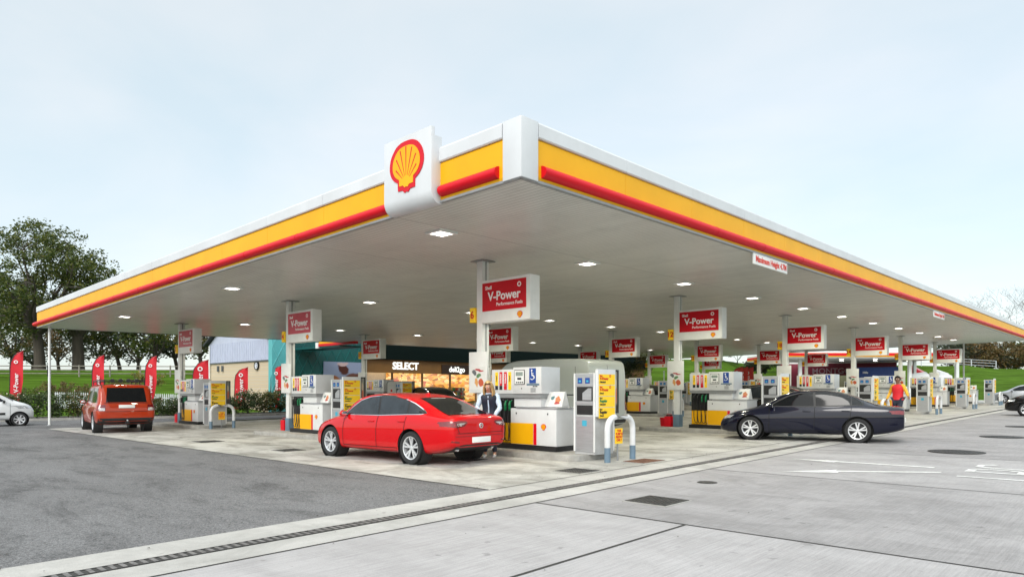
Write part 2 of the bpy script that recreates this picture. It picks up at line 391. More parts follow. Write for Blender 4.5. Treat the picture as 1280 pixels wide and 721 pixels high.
# slot drain
mb = MB()
for k in range(45):
    u0 = -14+k*2; u1 = u0+2
    q = [(u0, -.535), (u1, -.535), (u1, -.375), (u0, -.375)]; mb.add([(a, b, W(a, b, .008).z) for a, b in q], [(0, 1, 2, 3)], JOINTSLOT)  # flat dark strip: the shade down in the channel put into colour
for a in (-.545, -.375):
    for k in range(40):
        u0 = -14+k*2
        z0, z1 = W(u0, a, 0).z, W(u0+2, a, 0).z
        vs = [(u0, a, z0), (u0+2, a, z1), (u0+2, a+.014, z1), (u0, a+.014, z0)]
        mb.add(vs+[(x, y, z+.014) for x, y, z in vs], [(4, 5, 6, 7), (0, 1, 5, 4), (2, 3, 7, 6)], GRATE)
u = -8.0
while u < 14:
    st = .085
    z = W(u, -.45, 0).z; mb.box(u, -.53, z+.008, u+st*.45, -.376, z+.013, GRATEL); u += st
g = link('channel_drain', mb.mesh('channel_drain', merge=False), None, (C0[0], C0[1], 0), (0, 0, ROT))
tag(g, 'long dark slotted channel drain running along the pale concrete strip', 'drain')
# ground markings: two arrows and the painted fuel name
def marks(name, polys, h=.010):
    mb = MB()
    for P in polys: mb.add([(u, v, W(u, v, h).z) for u, v in P], [tuple(range(len(P)))], PAINT)
    me = mb.mesh(name)
    for p in me.polygons:
        if p.normal.z < 0: p.flip()
    return tag(link(name, me, None, (C0[0], C0[1], 0), (0, 0, ROT)), kind='structure')
marks('painted_arrow', [[(6.78, -4.1), (6.92, -4.1), (6.86, -2.35), (6.98, -2.38), (6.78, -1.5), (6.58, -2.46), (6.72, -2.36)]])
marks('painted_arrow', [[(6.05, -4.35), (6.2, -4.35), (5.25, -2.88), (5.42, -2.86), (4.5, -2.2), (4.95, -3.02), (5.1, -2.98)]])
def strokes(pts, w):  # polyline with width in uv
    out = []
    for (a, b), (c, d) in zip(pts, pts[1:]):
        dx, dy = c-a, d-b; l = math.hypot(dx, dy); nx_, ny_ = -dy/l*w/2, dx/l*w/2
        out.append([(a+nx_, b+ny_), (c+nx_, d+ny_), (c-nx_, d-ny_), (a-nx_, b-ny_)])
    return out
# lettering read by a driver heading towards +v: right-hand side is +u
LPG = strokes([(5.75, -4.65), (5.75, -6.1)], .10)+strokes([(5.70, -6.15), (6.35, -6.15)], .16)
LPG += strokes([(6.6, -4.62), (6.6, -6.2)], .10)+strokes([(6.6, -4.68), (7.0, -4.68)], .14)+strokes([(6.95, -4.63), (7.12, -4.9), (7.12, -5.2), (6.95, -5.45)], .10)+strokes([(6.6, -5.42), (7.0, -5.42)], .14)
LPG += strokes([(8.0, -4.9), (7.85, -4.68), (7.5, -4.68), (7.38, -4.95), (7.38, -5.85), (7.5, -6.12), (7.9, -6.12), (8.0, -5.9), (8.0, -5.5), (7.75, -5.5)], .11)
marks('painted_lettering', LPG)
# covers
def hatch(u0, v0, u1, v1, label, m=GRATE):
    mb = MB(); uc, vc = (u0+u1)/2, (v0+v1)/2; a, b = abs(u1-u0)/2, abs(v1-v0)/2
    mb.box(-a, -b, 0, a, b, .012, m)
    n = max(4, int(a*2/.07)); k_ = max(4, int(b*2/.07))
    for i in range(n):
        for j in range(k_):
            x = -a+.04+(2*a-.08)*(i+.5)/n; y = -b+.04+(2*b-.08)*(j+.5)/k_; s = .018
            q = (s, .006) if (i+j) % 2 else (.006, s); mb.box(x-q[0], y-q[1], .012, x+q[0], y+q[1], .016, m)
    t = thing('access_cover', label, 'cover', W(uc, vc, .006), ROT, 'metal covers set in the paving')
    mb.build('lid', t, merge=False)
    f = MB(); e = .03
    for q in ((-a-e, -b-e, a+e, -b), (-a-e, b, a+e, b+e), (-a-e, -b, -a, b), (a, -b, a+e, b)): f.box(q[0], q[1], -.004, q[2], q[3], .006, CONCK)
    f.build('frame', t)
hatch(.02, -2.5, .64, -1.88, 'square chequered metal cover in the grey outer slab')
hatch(1.95, .38, 2.55, .95, 'chequered cover in the paving before the kerb of number 6 island')
hatch(4.05, .38, 4.85, .88, 'rusty brown cover right behind the white hoop barrier nearest the camera', RUST)
hatch(.55, 13.2, 1.25, 13.9, 'dark cover between the orange off-roader and the red car, by the asphalt edge')
hatch(.7, 8.6, 1.3, 9.2, 'dark cover just ahead of the red car')
hatch(2.05, 3.35, 2.6, 3.95, 'dark wet cover under the back of the red car')
def round_cover(u, v, r, label):
    mb = MB(); mb.lathe([(0, .012), (r*.5, .012), (r*.5, .015), (r*.52, .015), (r*.52, .012), (r*.9, .012), (r*.9, .004), (r*.93, .004), (r*.93, .012), (r, .012), (r, 0)], GRATE, 36)
    for i in range(-6, 7):
        for j in range(-6, 7):
            x, y = i*r*.13, j*r*.13
            if math.hypot(x, y) < r*.85: mb.box(x-.014, y-.006, .012, x+.014, y+.006, .017, GRATE)
    o = link('tank_cover', mb.mesh('tank_cover', smooth=True, merge=False), None, W(u, v, .006), (0, 0, ROT)); tag(o, label, 'cover', 'metal covers set in the paving')
round_cover(10.5, -3.78, .56, 'big round tank cover right of the painted arrows, nearest of the three')
round_cover(16.4, -3.85, .56, 'middle one of the three round tank covers on the right')
round_cover(22.5, -3.6, .5, 'farthest of the three round tank covers, by the black car')
mb = MB(); mb.lathe([(0, .008), (.13, .008), (.15, .006), (.16, 0)], GRATE, 20)
tag(link('valve_cover', mb.mesh('valve_cover', smooth=True), None, W(2.4, -1.85, .006)), 'small round valve cover between the square cover and the painted arrows', 'cover')
# far kerb of the planting bed
mb = MB()
def kerbrun(P, w=.16, h=.13, m=CONCK):
    for (a, b), (c, d) in zip(P, P[1:]):
        dx, dy = c-a, d-b; l = math.hypot(dx, dy); nx_, ny_ = -dy/l*w, dx/l*w
        K = max(1, int(l/1.0))
        for k in range(K):
            x0, y0 = a+dx*k/K, b+dy*k/K; x1, y1 = a+dx*(k+.985)/K, b+dy*(k+.985)/K
            q = [(x0, y0), (x1, y1), (x1+nx_, y1+ny_), (x0+nx_, y0+ny_)]
            vs = [(x, y, gz(x, y)-.1) for x, y in q]+[(x, y, gz(x, y)+h) for x, y in q]
            mb.add(vs, [(0,3,2,1),(4,5,6,7),(0,1,5,4),(1,2,6,5),(2,3,7,6),(3,0,4,7)], m)
kerbrun([(-60, 22)]+KERB)
tag(mb.build('bed_kerb'), kind='structure')
SOIL = pm('soil', (.035, .028, .018), .95, var=.4, scale=4)
mb = MB(); P = [(-60, 22)]+KERB; Q = [(-62, 26), (-27.5, 39), (-23, 41.2), (-19.8, 41.8), (-17, 43.2), (-15.0, 45.5), (-13.2, 47.0)]
vs = [(x, y, gz(x, y)+.10) for x, y in P+Q]; n = len(P)
mb.add(vs, [(i, i+1, n+i+1, n+i) for i in range(n-1)], SOIL); tag(mb.build('planting_bed'), kind='structure')

# ------------------------------------------------------------ canopy
LU, LV = 56.3, 29.7; FH = .93
def rib_mat():
    m = bpy.data.materials.new('ribbed_soffit'); m.use_nodes = True; nt, p = nodes_of(m); N = nt.nodes.new; K = nt.links.new
    t = N('ShaderNodeTexCoord'); s = N('ShaderNodeSeparateXYZ'); K(t.outputs['Object'], s.inputs[0])
    f = N('ShaderNodeMath'); f.operation = 'MULTIPLY'; f.inputs[1].default_value = 1/.12; K(s.outputs['X'], f.inputs[0])
    fr = N('ShaderNodeMath'); fr.operation = 'FRACT'; K(f.outputs[0], fr.inputs[0])
    lt = N('ShaderNodeMath'); lt.operation = 'LESS_THAN'; lt.inputs[1].default_value = .10; K(fr.outputs[0], lt.inputs[0])
    nzz = N('ShaderNodeTexNoise'); nzz.inputs['Scale'].default_value = .5; nzz.inputs['Detail'].default_value = 7; K(t.outputs['Object'], nzz.inputs[0])
    r = N('ShaderNodeValToRGB'); r.color_ramp.elements[0].position = .3; r.color_ramp.elements[1].position = .7
    r.color_ramp.elements[0].color = (.58, .58, .545, 1); r.color_ramp.elements[1].color = (.66, .66, .62, 1); K(nzz.outputs['Fac'], r.inputs[0])
    mx = N('ShaderNodeMix'); mx.data_type = 'RGBA'; K(lt.outputs[0], mx.inputs[0]); K(r.outputs[0], mx.inputs[6]); mx.inputs[7].default_value = (.24, .24, .22, 1)
    f2 = N('ShaderNodeMath'); f2.operation = 'MULTIPLY'; f2.inputs[1].default_value = 1/3.2; K(s.outputs['Y'], f2.inputs[0])
    g2 = N('ShaderNodeMath'); g2.operation = 'FRACT'; K(f2.outputs[0], g2.inputs[0]); l2 = N('ShaderNodeMath'); l2.operation = 'LESS_THAN'; l2.inputs[1].default_value = .008; K(g2.outputs[0], l2.inputs[0])
    fl = N('ShaderNodeMath'); fl.operation = 'FLOOR'; K(f2.outputs[0], fl.inputs[0]); fx = N('ShaderNodeMath'); fx.operation = 'FLOOR'; q4 = N('ShaderNodeMath'); q4.operation = 'MULTIPLY'; q4.inputs[1].default_value = 1/.36; K(s.outputs['X'], q4.inputs[0]); K(q4.outputs[0], fx.inputs[0])
    cxy = N('ShaderNodeCombineXYZ'); K(fx.outputs[0], cxy.inputs[0]); K(fl.outputs[0], cxy.inputs[1]); wnn = N('ShaderNodeTexWhiteNoise'); K(cxy.outputs[0], wnn.inputs[0])
    rv = N('ShaderNodeMapRange'); rv.inputs[3].default_value = .94; rv.inputs[4].default_value = 1.03; K(wnn.outputs['Value'], rv.inputs[0])
    n5 = N('ShaderNodeTexNoise'); n5.inputs['Scale'].default_value = 1.4; n5.inputs['Detail'].default_value = 9; n5.inputs['Roughness'].default_value = .75; K(t.outputs['Object'], n5.inputs[0])
    r5 = N('ShaderNodeMapRange'); r5.inputs[1].default_value = .30; r5.inputs[2].default_value = .5; r5.inputs[3].default_value = .86; r5.inputs[4].default_value = 1; K(n5.outputs['Fac'], r5.inputs[0])
    m7 = N('ShaderNodeMath'); m7.operation = 'MULTIPLY'; K(rv.outputs[0], m7.inputs[0]); K(r5.outputs[0], m7.inputs[1])
    l3 = N('ShaderNodeMath'); l3.operation = 'MULTIPLY_ADD'; l3.inputs[1].default_value = -.45; l3.inputs[2].default_value = 1; K(l2.outputs[0], l3.inputs[0]); m8 = N('ShaderNodeMath'); m8.operation = 'MULTIPLY'; K(m7.outputs[0], m8.inputs[0]); K(l3.outputs[0], m8.inputs[1])
    vm = N('ShaderNodeVectorMath'); vm.operation = 'SCALE'; K(mx.outputs[2], vm.inputs[0]); K(m8.outputs[0], vm.inputs['Scale'])
    K(vm.outputs[0], p.inputs['Base Color']); p.inputs['Roughness'].default_value = .30; p.inputs['Specular IOR Level'].default_value = .55
    b = N('ShaderNodeBump'); b.inputs['Strength'].default_value = .6; b.inputs['Distance'].default_value = .012; K(fr.outputs[0], b.inputs['Height']); K(b.outputs[0], p.inputs['Normal'])
    return m
SOFF = rib_mat()
def CW(u, v, dz): # canopy point in uv-local coordinates
    return (u, v, soffit(u, v)+dz)
canopy = thing('forecourt_canopy', 'huge flat forecourt canopy with white, yellow and red striped edge over the fuel pumps', 'canopy', (C0[0], C0[1], 0), ROT)
def cbox(mb, u0, u1, v0, v1, z0, z1, m):
    vs = [CW(a, b, z) for z in (z0, z1) for a, b in ((u0, v0), (u1, v0), (u1, v1), (u0, v1))]
    mb.add(vs, [(0,3,2,1),(4,5,6,7),(0,1,5,4),(1,2,6,5),(2,3,7,6),(3,0,4,7)], m)
mb = MB(); cbox(mb, .05, LU-.05, .05, LV-.05, 0, .05, SOFF); mb.build('soffit', canopy)
mb = MB(); cbox(mb, .2, LU-.2, .2, LV-.2, .60, .66, GREY); mb.build('roof_deck', canopy)
# fascia: profile extruded along each side. out = distance outwards
def along(side):
    L = LU if side in 'ab' else LV
    def f(s, out, z):
        if side == 'a': return CW(s, -out, z)          # right-hand long side (v = 0)
        if side == 'c': return CW(-out, s, z)          # left-hand short side (u = 0)
        if side == 'b': return CW(s, LV+out, z)
        return CW(LU+out, s, z)
    return f, L
def prof(mb, side, s0, s1, P, m, close=True):
    f, L = along(side); n = len(P)
    vs = [f(s0, o, z) for o, z in P]+[f(s1, o, z) for o, z in P]
    fs = [(i, (i+1) % n, n+(i+1) % n, n+i) for i in range(n)]+[tuple(range(n)), tuple(range(2*n-1, n-1, -1))]
    mb.add(vs, fs, m)
CAP = [(-.06, .68), (.035, .68), (.05, .70), (.05, .90), (.03, .93), (-.10, .93), (-.10, .68)]
YP = [(-.03, .03), (.0, .03), (.018, .08), (.018, .64), (-.0, .678), (-.03, .678)]
TUBE = [(.0+.13*math.cos(a), .175+.10*math.sin(a)) for a in [R(-90+15*k) for k in range(13)]]+[(-.03, .275), (-.03, .075)]
TRIM = [(-.05, -.015), (.03, -.015), (.03, .026), (-.05, .026)]
CLEAN = pm('fascia_white', (.62, .635, .66), .38, spec=.4, var=.04, scale=1, bump=.15, bscale=1.2, stretch=(1, 1, .5), dirt=.10)
seams = {'a': [.36+2.45*k for k in range(23)]+[LU], 'c': [.36, 2.0, 3.15]+[3.15+2.45*k for k in range(1, 11)]+[LV], 'b': [.1, LU*.33, LU*.66, LU], 'd': [.1, LV*.5, LV]}
for side in 'acbd':
    S = seams[side]; w = MB(); y = MB(); t = MB(); r = MB(); tr = MB()
    for a, b in zip(S, S[1:]):
        prof(w, side, a+.004, b-.004, CAP, CLEAN); prof(y, side, a+.003, b-.003, YP, YEL)
    L = S[-1]
    if side == 'c':
        prof(t, side, .45, 1.83, TUBE, REDTUBE); prof(t, side, 3.24, L+.6 if False else L+.35, TUBE, REDTUBE)
    else: prof(t, side, .45 if side == 'a' else .1, L, TUBE, REDTUBE)
    for s_ in S[2:-1]:
        r = MB()
        if side in 'ac' and not (side == 'c' and s_ < 3.3): prof(r, side, s_+1.0, s_+1.012, [(a*1.03, .175+(b-.175)*1.04) for a, b in TUBE[:13]]+[(0, .28), (0, .07)], DRED); r.build('bullnose_joint', canopy)
    prof(tr, side, 0, L, TRIM, GREY)
    w.build('fascia_cap', canopy); y.build('yellow_fascia', canopy); t.build('red_bullnose', canopy, smooth=True); tr.build('edge_trim', canopy)
# white corner panel
mb = MB()
P = [(-.05, -.05), (.345, -.05), (.345, 0.0), (.02, .02), (0.0, .345), (-.05, .345)]
n = len(P); mb.add([CW(a, b, .0) for a, b in P]+[CW(a, b, .932) for a, b in P], [tuple(range(n)), tuple(range(n, 2*n))]+[(i, (i+1) % n, n+(i+1) % n, n+i) for i in range(n)], CLEAN)
mb.build('corner_panel', canopy, bevel=.006)
# emblem box on the left-hand side
eb = thing('emblem_sign', 'white box sign with red and yellow scallop emblem on the canopy edge', 'sign', (C0[0], C0[1], 0), ROT)
zb = soffit(0, 2.4)-.03
arc = [(-.22+.18*(1-math.cos(R(a))), .22-.22*math.sin(R(a))) for a in range(0, 91, 15)]
prof2 = [(-.22, 1.30)]+arc+[(.02, 0), (.02, 1.16), (-.14, 1.16), (-.14, 1.30)]
mb = MB(); mb.prism([(a, b+zb) for a, b in prof2], 1.87, 3.21, CLEAN, axis='y'); bx = mb.build('sign_box', eb, bevel=.006)
emblem(eb, .98, (-.222, 2.54, zb+.74), '-x', .012)
# clearance signs hanging under the edge
def clearance(u, label):
    t = thing('clearance_sign', label, 'sign', (C0[0]+u*UX, C0[1]+u*UY, 0), ROT, 'height signs under the canopy edge')
    z = soffit(u, 0)-.02
    mb = MB(); mb.box(-1.03, -.02, z-.27, 1.03, .01, z, OFFW); mb.build('board', t, bevel=.004)
    text('lettering', 'Maximum Height 4.7M', .205, TEXTR, t, (.03, -.024, z-.135), '-y', bold=.005)
    for x in (-.6, .6): mb = MB(); mb.box(x-.02, -.01, z-.02, x+.02, .0, z+.05, GREY); mb.build('bracket', t)
clearance(9.3, 'white maximum height sign under the canopy edge, the nearer of the two')
clearance(27.6, 'white maximum height sign under the canopy edge, the farther of the two')
# downlights
LAMPM = pm('lamp_glow', (1, 1, .95), .4, emit=(1, .96, .86), es=7)
fr = MB(); 
for q in ((-.24, -.24, .24, -.17), (-.24, .17, .24, .24), (-.24, -.17, -.17, .17), (.17, -.17, .24, .17)): fr.box(q[0], q[1], -.035, q[2], q[3], .01, OFFW)
frm = fr.mesh('lamp_frame'); ls = MB(); ls.box(-.17, -.17, -.02, .17, .17, .0, LAMPM); lsm = ls.mesh('lamp_diffuser')
rowname = ['front row', 'middle row', 'back row']
ordn = ['first', 'second', 'third', 'fourth', 'fifth', 'sixth', 'seventh', 'eighth', 'ninth', 'tenth', 'eleventh', 'twelfth']
for j in range(3):
    for i in range(11):
        u, v = 1.45+4.93*i if i < 4 else 1.45+4.785*i+.5, 3.55+9.6*j
        t = thing('ceiling_light', 'square canopy downlight, %s from the left-hand edge in the %s' % (ordn[i], rowname[j]), 'light', (*W(u, v).xy, soffit(u, v)), ROT, 'downlights in the canopy ceiling')
        link('frame', frm, t); link('diffuser', lsm, t)
        ld = bpy.data.lights.new('downlight', 'SPOT'); ld.energy = (340, 260, 150)[j]; ld.spot_size = R(150); ld.spot_blend = .6; ld.shadow_soft_size = .15; ld.color = (1, .96, .74)
        lo = link('lamp', None, t) if False else bpy.data.objects.new('lamp', ld); col.objects.link(lo); lo.parent = t; lo.location = (0, 0, -.06)
# posts at the far corners of the canopy
def cpost(u, v, label):
    p = W(u, v); mb = MB(); mb.tube([(0, 0, 0), (0, 0, soffit(u, v)-p.z)], .055, OFFW, 10); mb.lathe([(.055, 0), (.10, .0), (.10, .03), (.055, .05)], GREY, 12)
    tag(link('downpipe', mb.mesh('downpipe', smooth=True), None, p), label, 'pipe')
cpost(.35, 29.2, 'thin white downpipe at the far left corner of the canopy')
cpost(56.0, 4.0, 'thin white downpipe at the far right edge of the canopy')
# ------------------------------------------------------------ picture-like material (blurry poster print), generated coordinates
def poster_mat(name, bgc, blobs):
    m = bpy.data.materials.new(name); m.use_nodes = True; nt, p = nodes_of(m); N = nt.nodes.new; K = nt.links.new
    t = N('ShaderNodeTexCoord'); cur = None
    n = N('ShaderNodeTexNoise'); n.inputs['Scale'].default_value = 3; n.inputs['Detail'].default_value = 5; K(t.outputs['Generated'], n.inputs[0])
    va = N('ShaderNodeMix'); va.data_type = 'RGBA'; va.blend_type = 'LINEAR_LIGHT'; va.inputs[0].default_value = .14
    K(t.outputs['Generated'], va.inputs[6]); K(n.outputs['Color'], va.inputs[7])
    rgb = N('ShaderNodeRGB'); rgb.outputs[0].default_value = tuple(bgc)+(1,); cur = rgb.outputs[0]
    for c, (cx, cy, cz), (rx, ry, rz) in blobs:
        mp_ = N('ShaderNodeMapping'); mp_.vector_type = 'POINT'
        mp_.inputs['Scale'].default_value = (1/rx, 1/ry, 1/rz); mp_.inputs['Location'].default_value = (-cx/rx, -cy/ry, -cz/rz); K(va.outputs[2], mp_.inputs[0])
        l = N('ShaderNodeVectorMath'); l.operation = 'LENGTH'; K(mp_.outputs[0], l.inputs[0])
        r = N('ShaderNodeMapRange'); r.inputs[1].default_value = .85; r.inputs[2].default_value = 1.1; r.inputs[3].default_value = 1; r.inputs[4].default_value = 0; K(l.outputs['Value'], r.inputs[0])
        mx = N('ShaderNodeMix'); mx.data_type = 'RGBA'; K(r.outputs[0], mx.inputs[0]); K(cur, mx.inputs[6]); mx.inputs[7].default_value = tuple(c)+(1,); cur = mx.outputs[2]
    K(cur, p.inputs['Base Color']); p.inputs['Roughness'].default_value = .3
    return m
SNACK = poster_mat('snack_print', (.72, .72, .70), [((.55, .10, .04), (.5, .3, .3), (9, .16, .15)), ((.65, .32, .10), (.5, .6, .33), (9, .13, .2)), ((.10, .22, .09), (.5, .45, .6), (9, .16, .09)), ((.12, .13, .14), (.5, .72, .72), (9, .12, .10)), ((.45, .04, .05), (.5, .38, .84), (9, .3, .05))])
SNACK2 = poster_mat('leaflet_print', (.74, .74, .72), [((.60, .22, .10), (.5, .28, .45), (9, .17, .3)), ((.10, .2, .22), (.5, .62, .62), (9, .12, .16)), ((.45, .06, .06), (.5, .3, .18), (9, .2, .08))])
DISPL = poster_mat('window_print', (.25, .24, .2), [((.50, .12, .06), (.5, .5, .4), (.3, 9, .2)), ((.55, .45, .30), (.4, .5, .7), (.3, 9, .15)), ((.05, .04, .03), (.5, .5, .1), (.5, 9, .12))])
# ------------------------------------------------------------ kerbed islands
def island(u, v, label):
    t = W(u, v-1.6)
    mb = MB(); P = []
    for a, b in ((-.84, -1.85), (.84, -1.85), (.84, 2.75), (-.84, 2.75)):
        P.append((a, b))
    rr = []
    for (cx, cy, a0) in ((.64, 2.55, 0), (-.64, 2.55, 90), (-.64, -1.75, 180), (.64, -1.75, 270)):
        for k in range(4): w = R(a0+k*30); rr.append((cx+.2*math.cos(w), cy+.2*math.sin(w)))
    def zz(a, b): return W(u+a, v-1.6+b, 0).z-t.z
    mb.add([(a, b, zz(a, b)-.06) for a, b in rr]+[(a, b, zz(a, b)+.125) for a, b in rr], [tuple(range(len(rr)))[::-1], tuple(range(len(rr), 2*len(rr)))]+[(i, (i+1) % len(rr), len(rr)+(i+1) % len(rr), len(rr)+i) for i in range(len(rr))], CONCK)
    o = link('pump_island', mb.mesh('pump_island', bevel=.02), None, t, (0, 0, ROT)); tag(o, label, 'kerb island', 'raised concrete pump islands')
# ------------------------------------------------------------ fuel pump (local x=u, y=v, origin at column foot level on the island top)
def make_pump():
    t = thing('fuel_pump', 'x', 'fuel pump', (0, 0, 0), ROT, 'fuel pumps on the islands')
    mb = MB(); mb.box(-.36, -2.68, -.02, .36, -.62, .13, BLACK); mb.build('plinth', t, bevel=.01)
    mb = MB(); mb.box(-.38, -2.70, .13, .38, -1.32, .955, WHITE); mb.build('cabinet', t, bevel=.012)
    mb = MB(); mb.box(-.40, -2.72, .957, .40, -1.50, .985, STEEL); mb.build('worktop', t, bevel=.005)
    mb = MB(); mb.box(-.24, -1.318, .13, .24, -.66, 1.20, BLACK); mb.build('nozzle_bay', t)
    mb = MB(); mb.box(-.26, -2.15, .99, .26, -1.325, 1.185, WHITE); mb.build('neck', t)
    mb = MB(); mb.box(-.30, -2.19, 1.19, .30, -.62, 1.285, GREY); mb.build('grey_band', t)
    mb = MB(); mb.box(-.33, -2.22, 1.287, .33, -1.345, 1.90, WHITE); mb.box(-.315, -1.338, 1.287, .315, -.63, 1.86, WHITE); mb.build('head_housing', t, bevel=.012)
    for s in (-1, 1):
        f = '-x' if s < 0 else '+x'
        def fb(name, y0, z0, y1, z1, x, m, th=.006, bev=0):
            mb = MB(); mb.box(min(s*x, s*(x+th)), y0, z0, max(s*x, s*(x+th)), y1, z1, m); return mb.build(name, t, bevel=bev)
        fb('yellow_panel', -2.02, .14, -1.33, .62, .379, YEL); fb('red_stripe', -2.12, .14, -2.03, .62, .379, RED)
        fb('yellow_panel', -1.31, .14, -.67, .60, .241, YEL)
        emblem(t, .15, (s*.381, -2.33, .545), f, .008)
        for k in (-1.5, -2.45): 
            mb = MB(); mb.ball((s*.383, k, .84), (.008, .018, .025), BLACK, 8); mb.build('lock', t)
        for y in ((-.80), (-.94), (-1.09), (-1.23)):
            i = (-.80, -.94, -1.09, -1.23).index(y)
            mt = [YSTICK, RED, RED, YSTICK][i]; bt = [BLACK, BLACK, RED, YSTICK][i]
            lb = fb('product_label', y-.045, 1.48, y+.045, 1.80, .316, mt)
            mb = MB(); mb.box(min(s*.316, s*.323), y-.045, 1.38, max(s*.316, s*.323), y+.045, 1.475, bt); mb.build('grade_label', t)
            o = text('lettering', ['Diesel', 'Unleaded', 'Unleaded', 'Diesel'][i], .06, TEXTK if i in (0, 3) else TEXTW, t, (s*.3235, y, 1.64), f, bold=.001)
            o.rotation_euler = (R(90), R(90), R(-90) if s < 0 else R(90)) if False else o.rotation_euler
            if s < 0: o.matrix_basis = Matrix.Translation((s*.3235, y, 1.64)) @ Matrix.Rotation(R(-90), 4, 'Z') @ Matrix.Rotation(R(90), 4, 'X') @ Matrix.Rotation(R(90), 4, 'Z')
            else: o.matrix_basis = Matrix.Translation((s*.3235, y, 1.64)) @ Matrix.Rotation(R(90), 4, 'Z') @ Matrix.Rotation(R(90), 4, 'X') @ Matrix.Rotation(R(90), 4, 'Z')
            # nozzle with hose
            nz_ = MB(); col_ = GREEN if i in (2, 3) else BLACK
            bx = s*.27
            nz_.tube([(s*.25, y, 1.12), (s*.31, y, 1.10), (s*.335, y, 1.02), (s*.33, y, .93)], [.016, .024, .028, .022], col_, 8)
            nz_.box(min(s*.30, s*.345), y-.022, .90, max(s*.30, s*.345), y+.022, 1.06, col_)
            nz_.tube([(s*.34, y, 1.10), (s*.395, y, 1.05), (s*.39, y, .95), (s*.345, y, .92)], .007, BLACK, 6)
            nz_.tube([(s*.25, y, 1.13), (s*.22, y, 1.155)], .011, SILV, 6)
            nzo = nz_.build('nozzle', t, smooth=True)
            hz = MB(); ph = [(s*.33, y, .92), (s*.36, y+.015*(i-1), .7), (s*.37, y-.02, .40), (s*.35, y-.06+.02*i, .22), (s*.31, y-.10, .20), (s*.27, y-.09, .42), (s*.25, y-.07, .9)]
            hz.tube(crv(ph, 4), .011, BLACK, 6); hz.build('hose', nzo, smooth=True)
        # display
        mb = MB(); mb.box(min(s*.331, s*.342), -1.72, 1.50, max(s*.331, s*.342), -1.40, 1.84, BLACK); mb.build('display_frame', t, bevel=.004)
        mb = MB(); x = s*.343; mb.box(min(x, x+s*.003), -1.705, 1.515, max(x, x+s*.003), -1.415, 1.825, OFFW)
        mb.box(min(x, x+s*.006), -1.67, 1.70, max(x, x+s*.006), -1.45, 1.79, SCREEN); mb.box(min(x, x+s*.006), -1.62, 1.61, max(x, x+s*.006), -1.50, 1.66, BLACK)
        for q in range(4): mb.box(min(x, x+s*.006), -1.68+q*.06, 1.535, max(x, x+s*.006), -1.64+q*.06, 1.565, BLACK)
        mb.build('display', t)
        mb = MB(); mb.ball((s*.334, -1.62, 1.41), (.006, .014, .018), BLACK, 6); mb.build('lock', t)
        fb('assistance_panel', -2.06, 1.53, -1.86, 1.87, .331, BLUE)
        mb = MB(); x = s*.3375; cy, cz = -1.96, 1.70                      # wheelchair symbol
        def bar(y0, z0, y1, z1, w):
            d = math.hypot(y1-y0, z1-z0); ny, nz2 = -(z1-z0)/d*w, (y1-y0)/d*w
            P = [(y0+ny, z0+nz2), (y1+ny, z1+nz2), (y1-ny, z1-nz2), (y0-ny, z0-nz2)]; mb.prism(P, min(x, x+s*.004), max(x, x+s*.004), TEXTW, axis='x')
        mb.prism([(cy+.02+.022*math.cos(R(a)), cz+.12+.022*math.sin(R(a))) for a in range(0, 360, 45)], min(x, x+s*.004), max(x, x+s*.004), TEXTW, axis='x')
        bar(cy+.02, cz+.09, cy+.015, cz, .009); bar(cy+.015, cz, cy-.045*1, cz, .009); bar(cy-.045, cz, cy-.06, cz-.06, .009); bar(cy+.018, cz+.05, cy-.035, cz+.05, .007)
        arcp = [(cy+.01+.055*math.cos(R(a)), cz-.035+.055*math.sin(R(a))) for a in range(90, 331, 30)]
        for (a, b), (c, d) in zip(arcp, arcp[1:]): bar(a, b, c, d, .007)
        mb.build('wheelchair_symbol', t)
        mb = MB(); x = s*.331
        for zc in (1.50,): mb.box(min(x, x+s*.005), -2.16, zc-.022, max(x, x+s*.005), -1.78, zc+.022, BLACK if False else SLATE)
        for q in range(6): mb.box(min(x, x+s*.004), -2.06+.01*(q % 2), 1.33+.017*q, max(x, x+s*.004), -1.90, 1.338+.017*q, GREY)
        for q in range(3): mb.box(min(x, x+s*.004), -2.10+q*.05, 1.445, max(x, x+s*.004), -2.07+q*.05, 1.47, TEXTK)
        mb.build('notice', t)
    return t
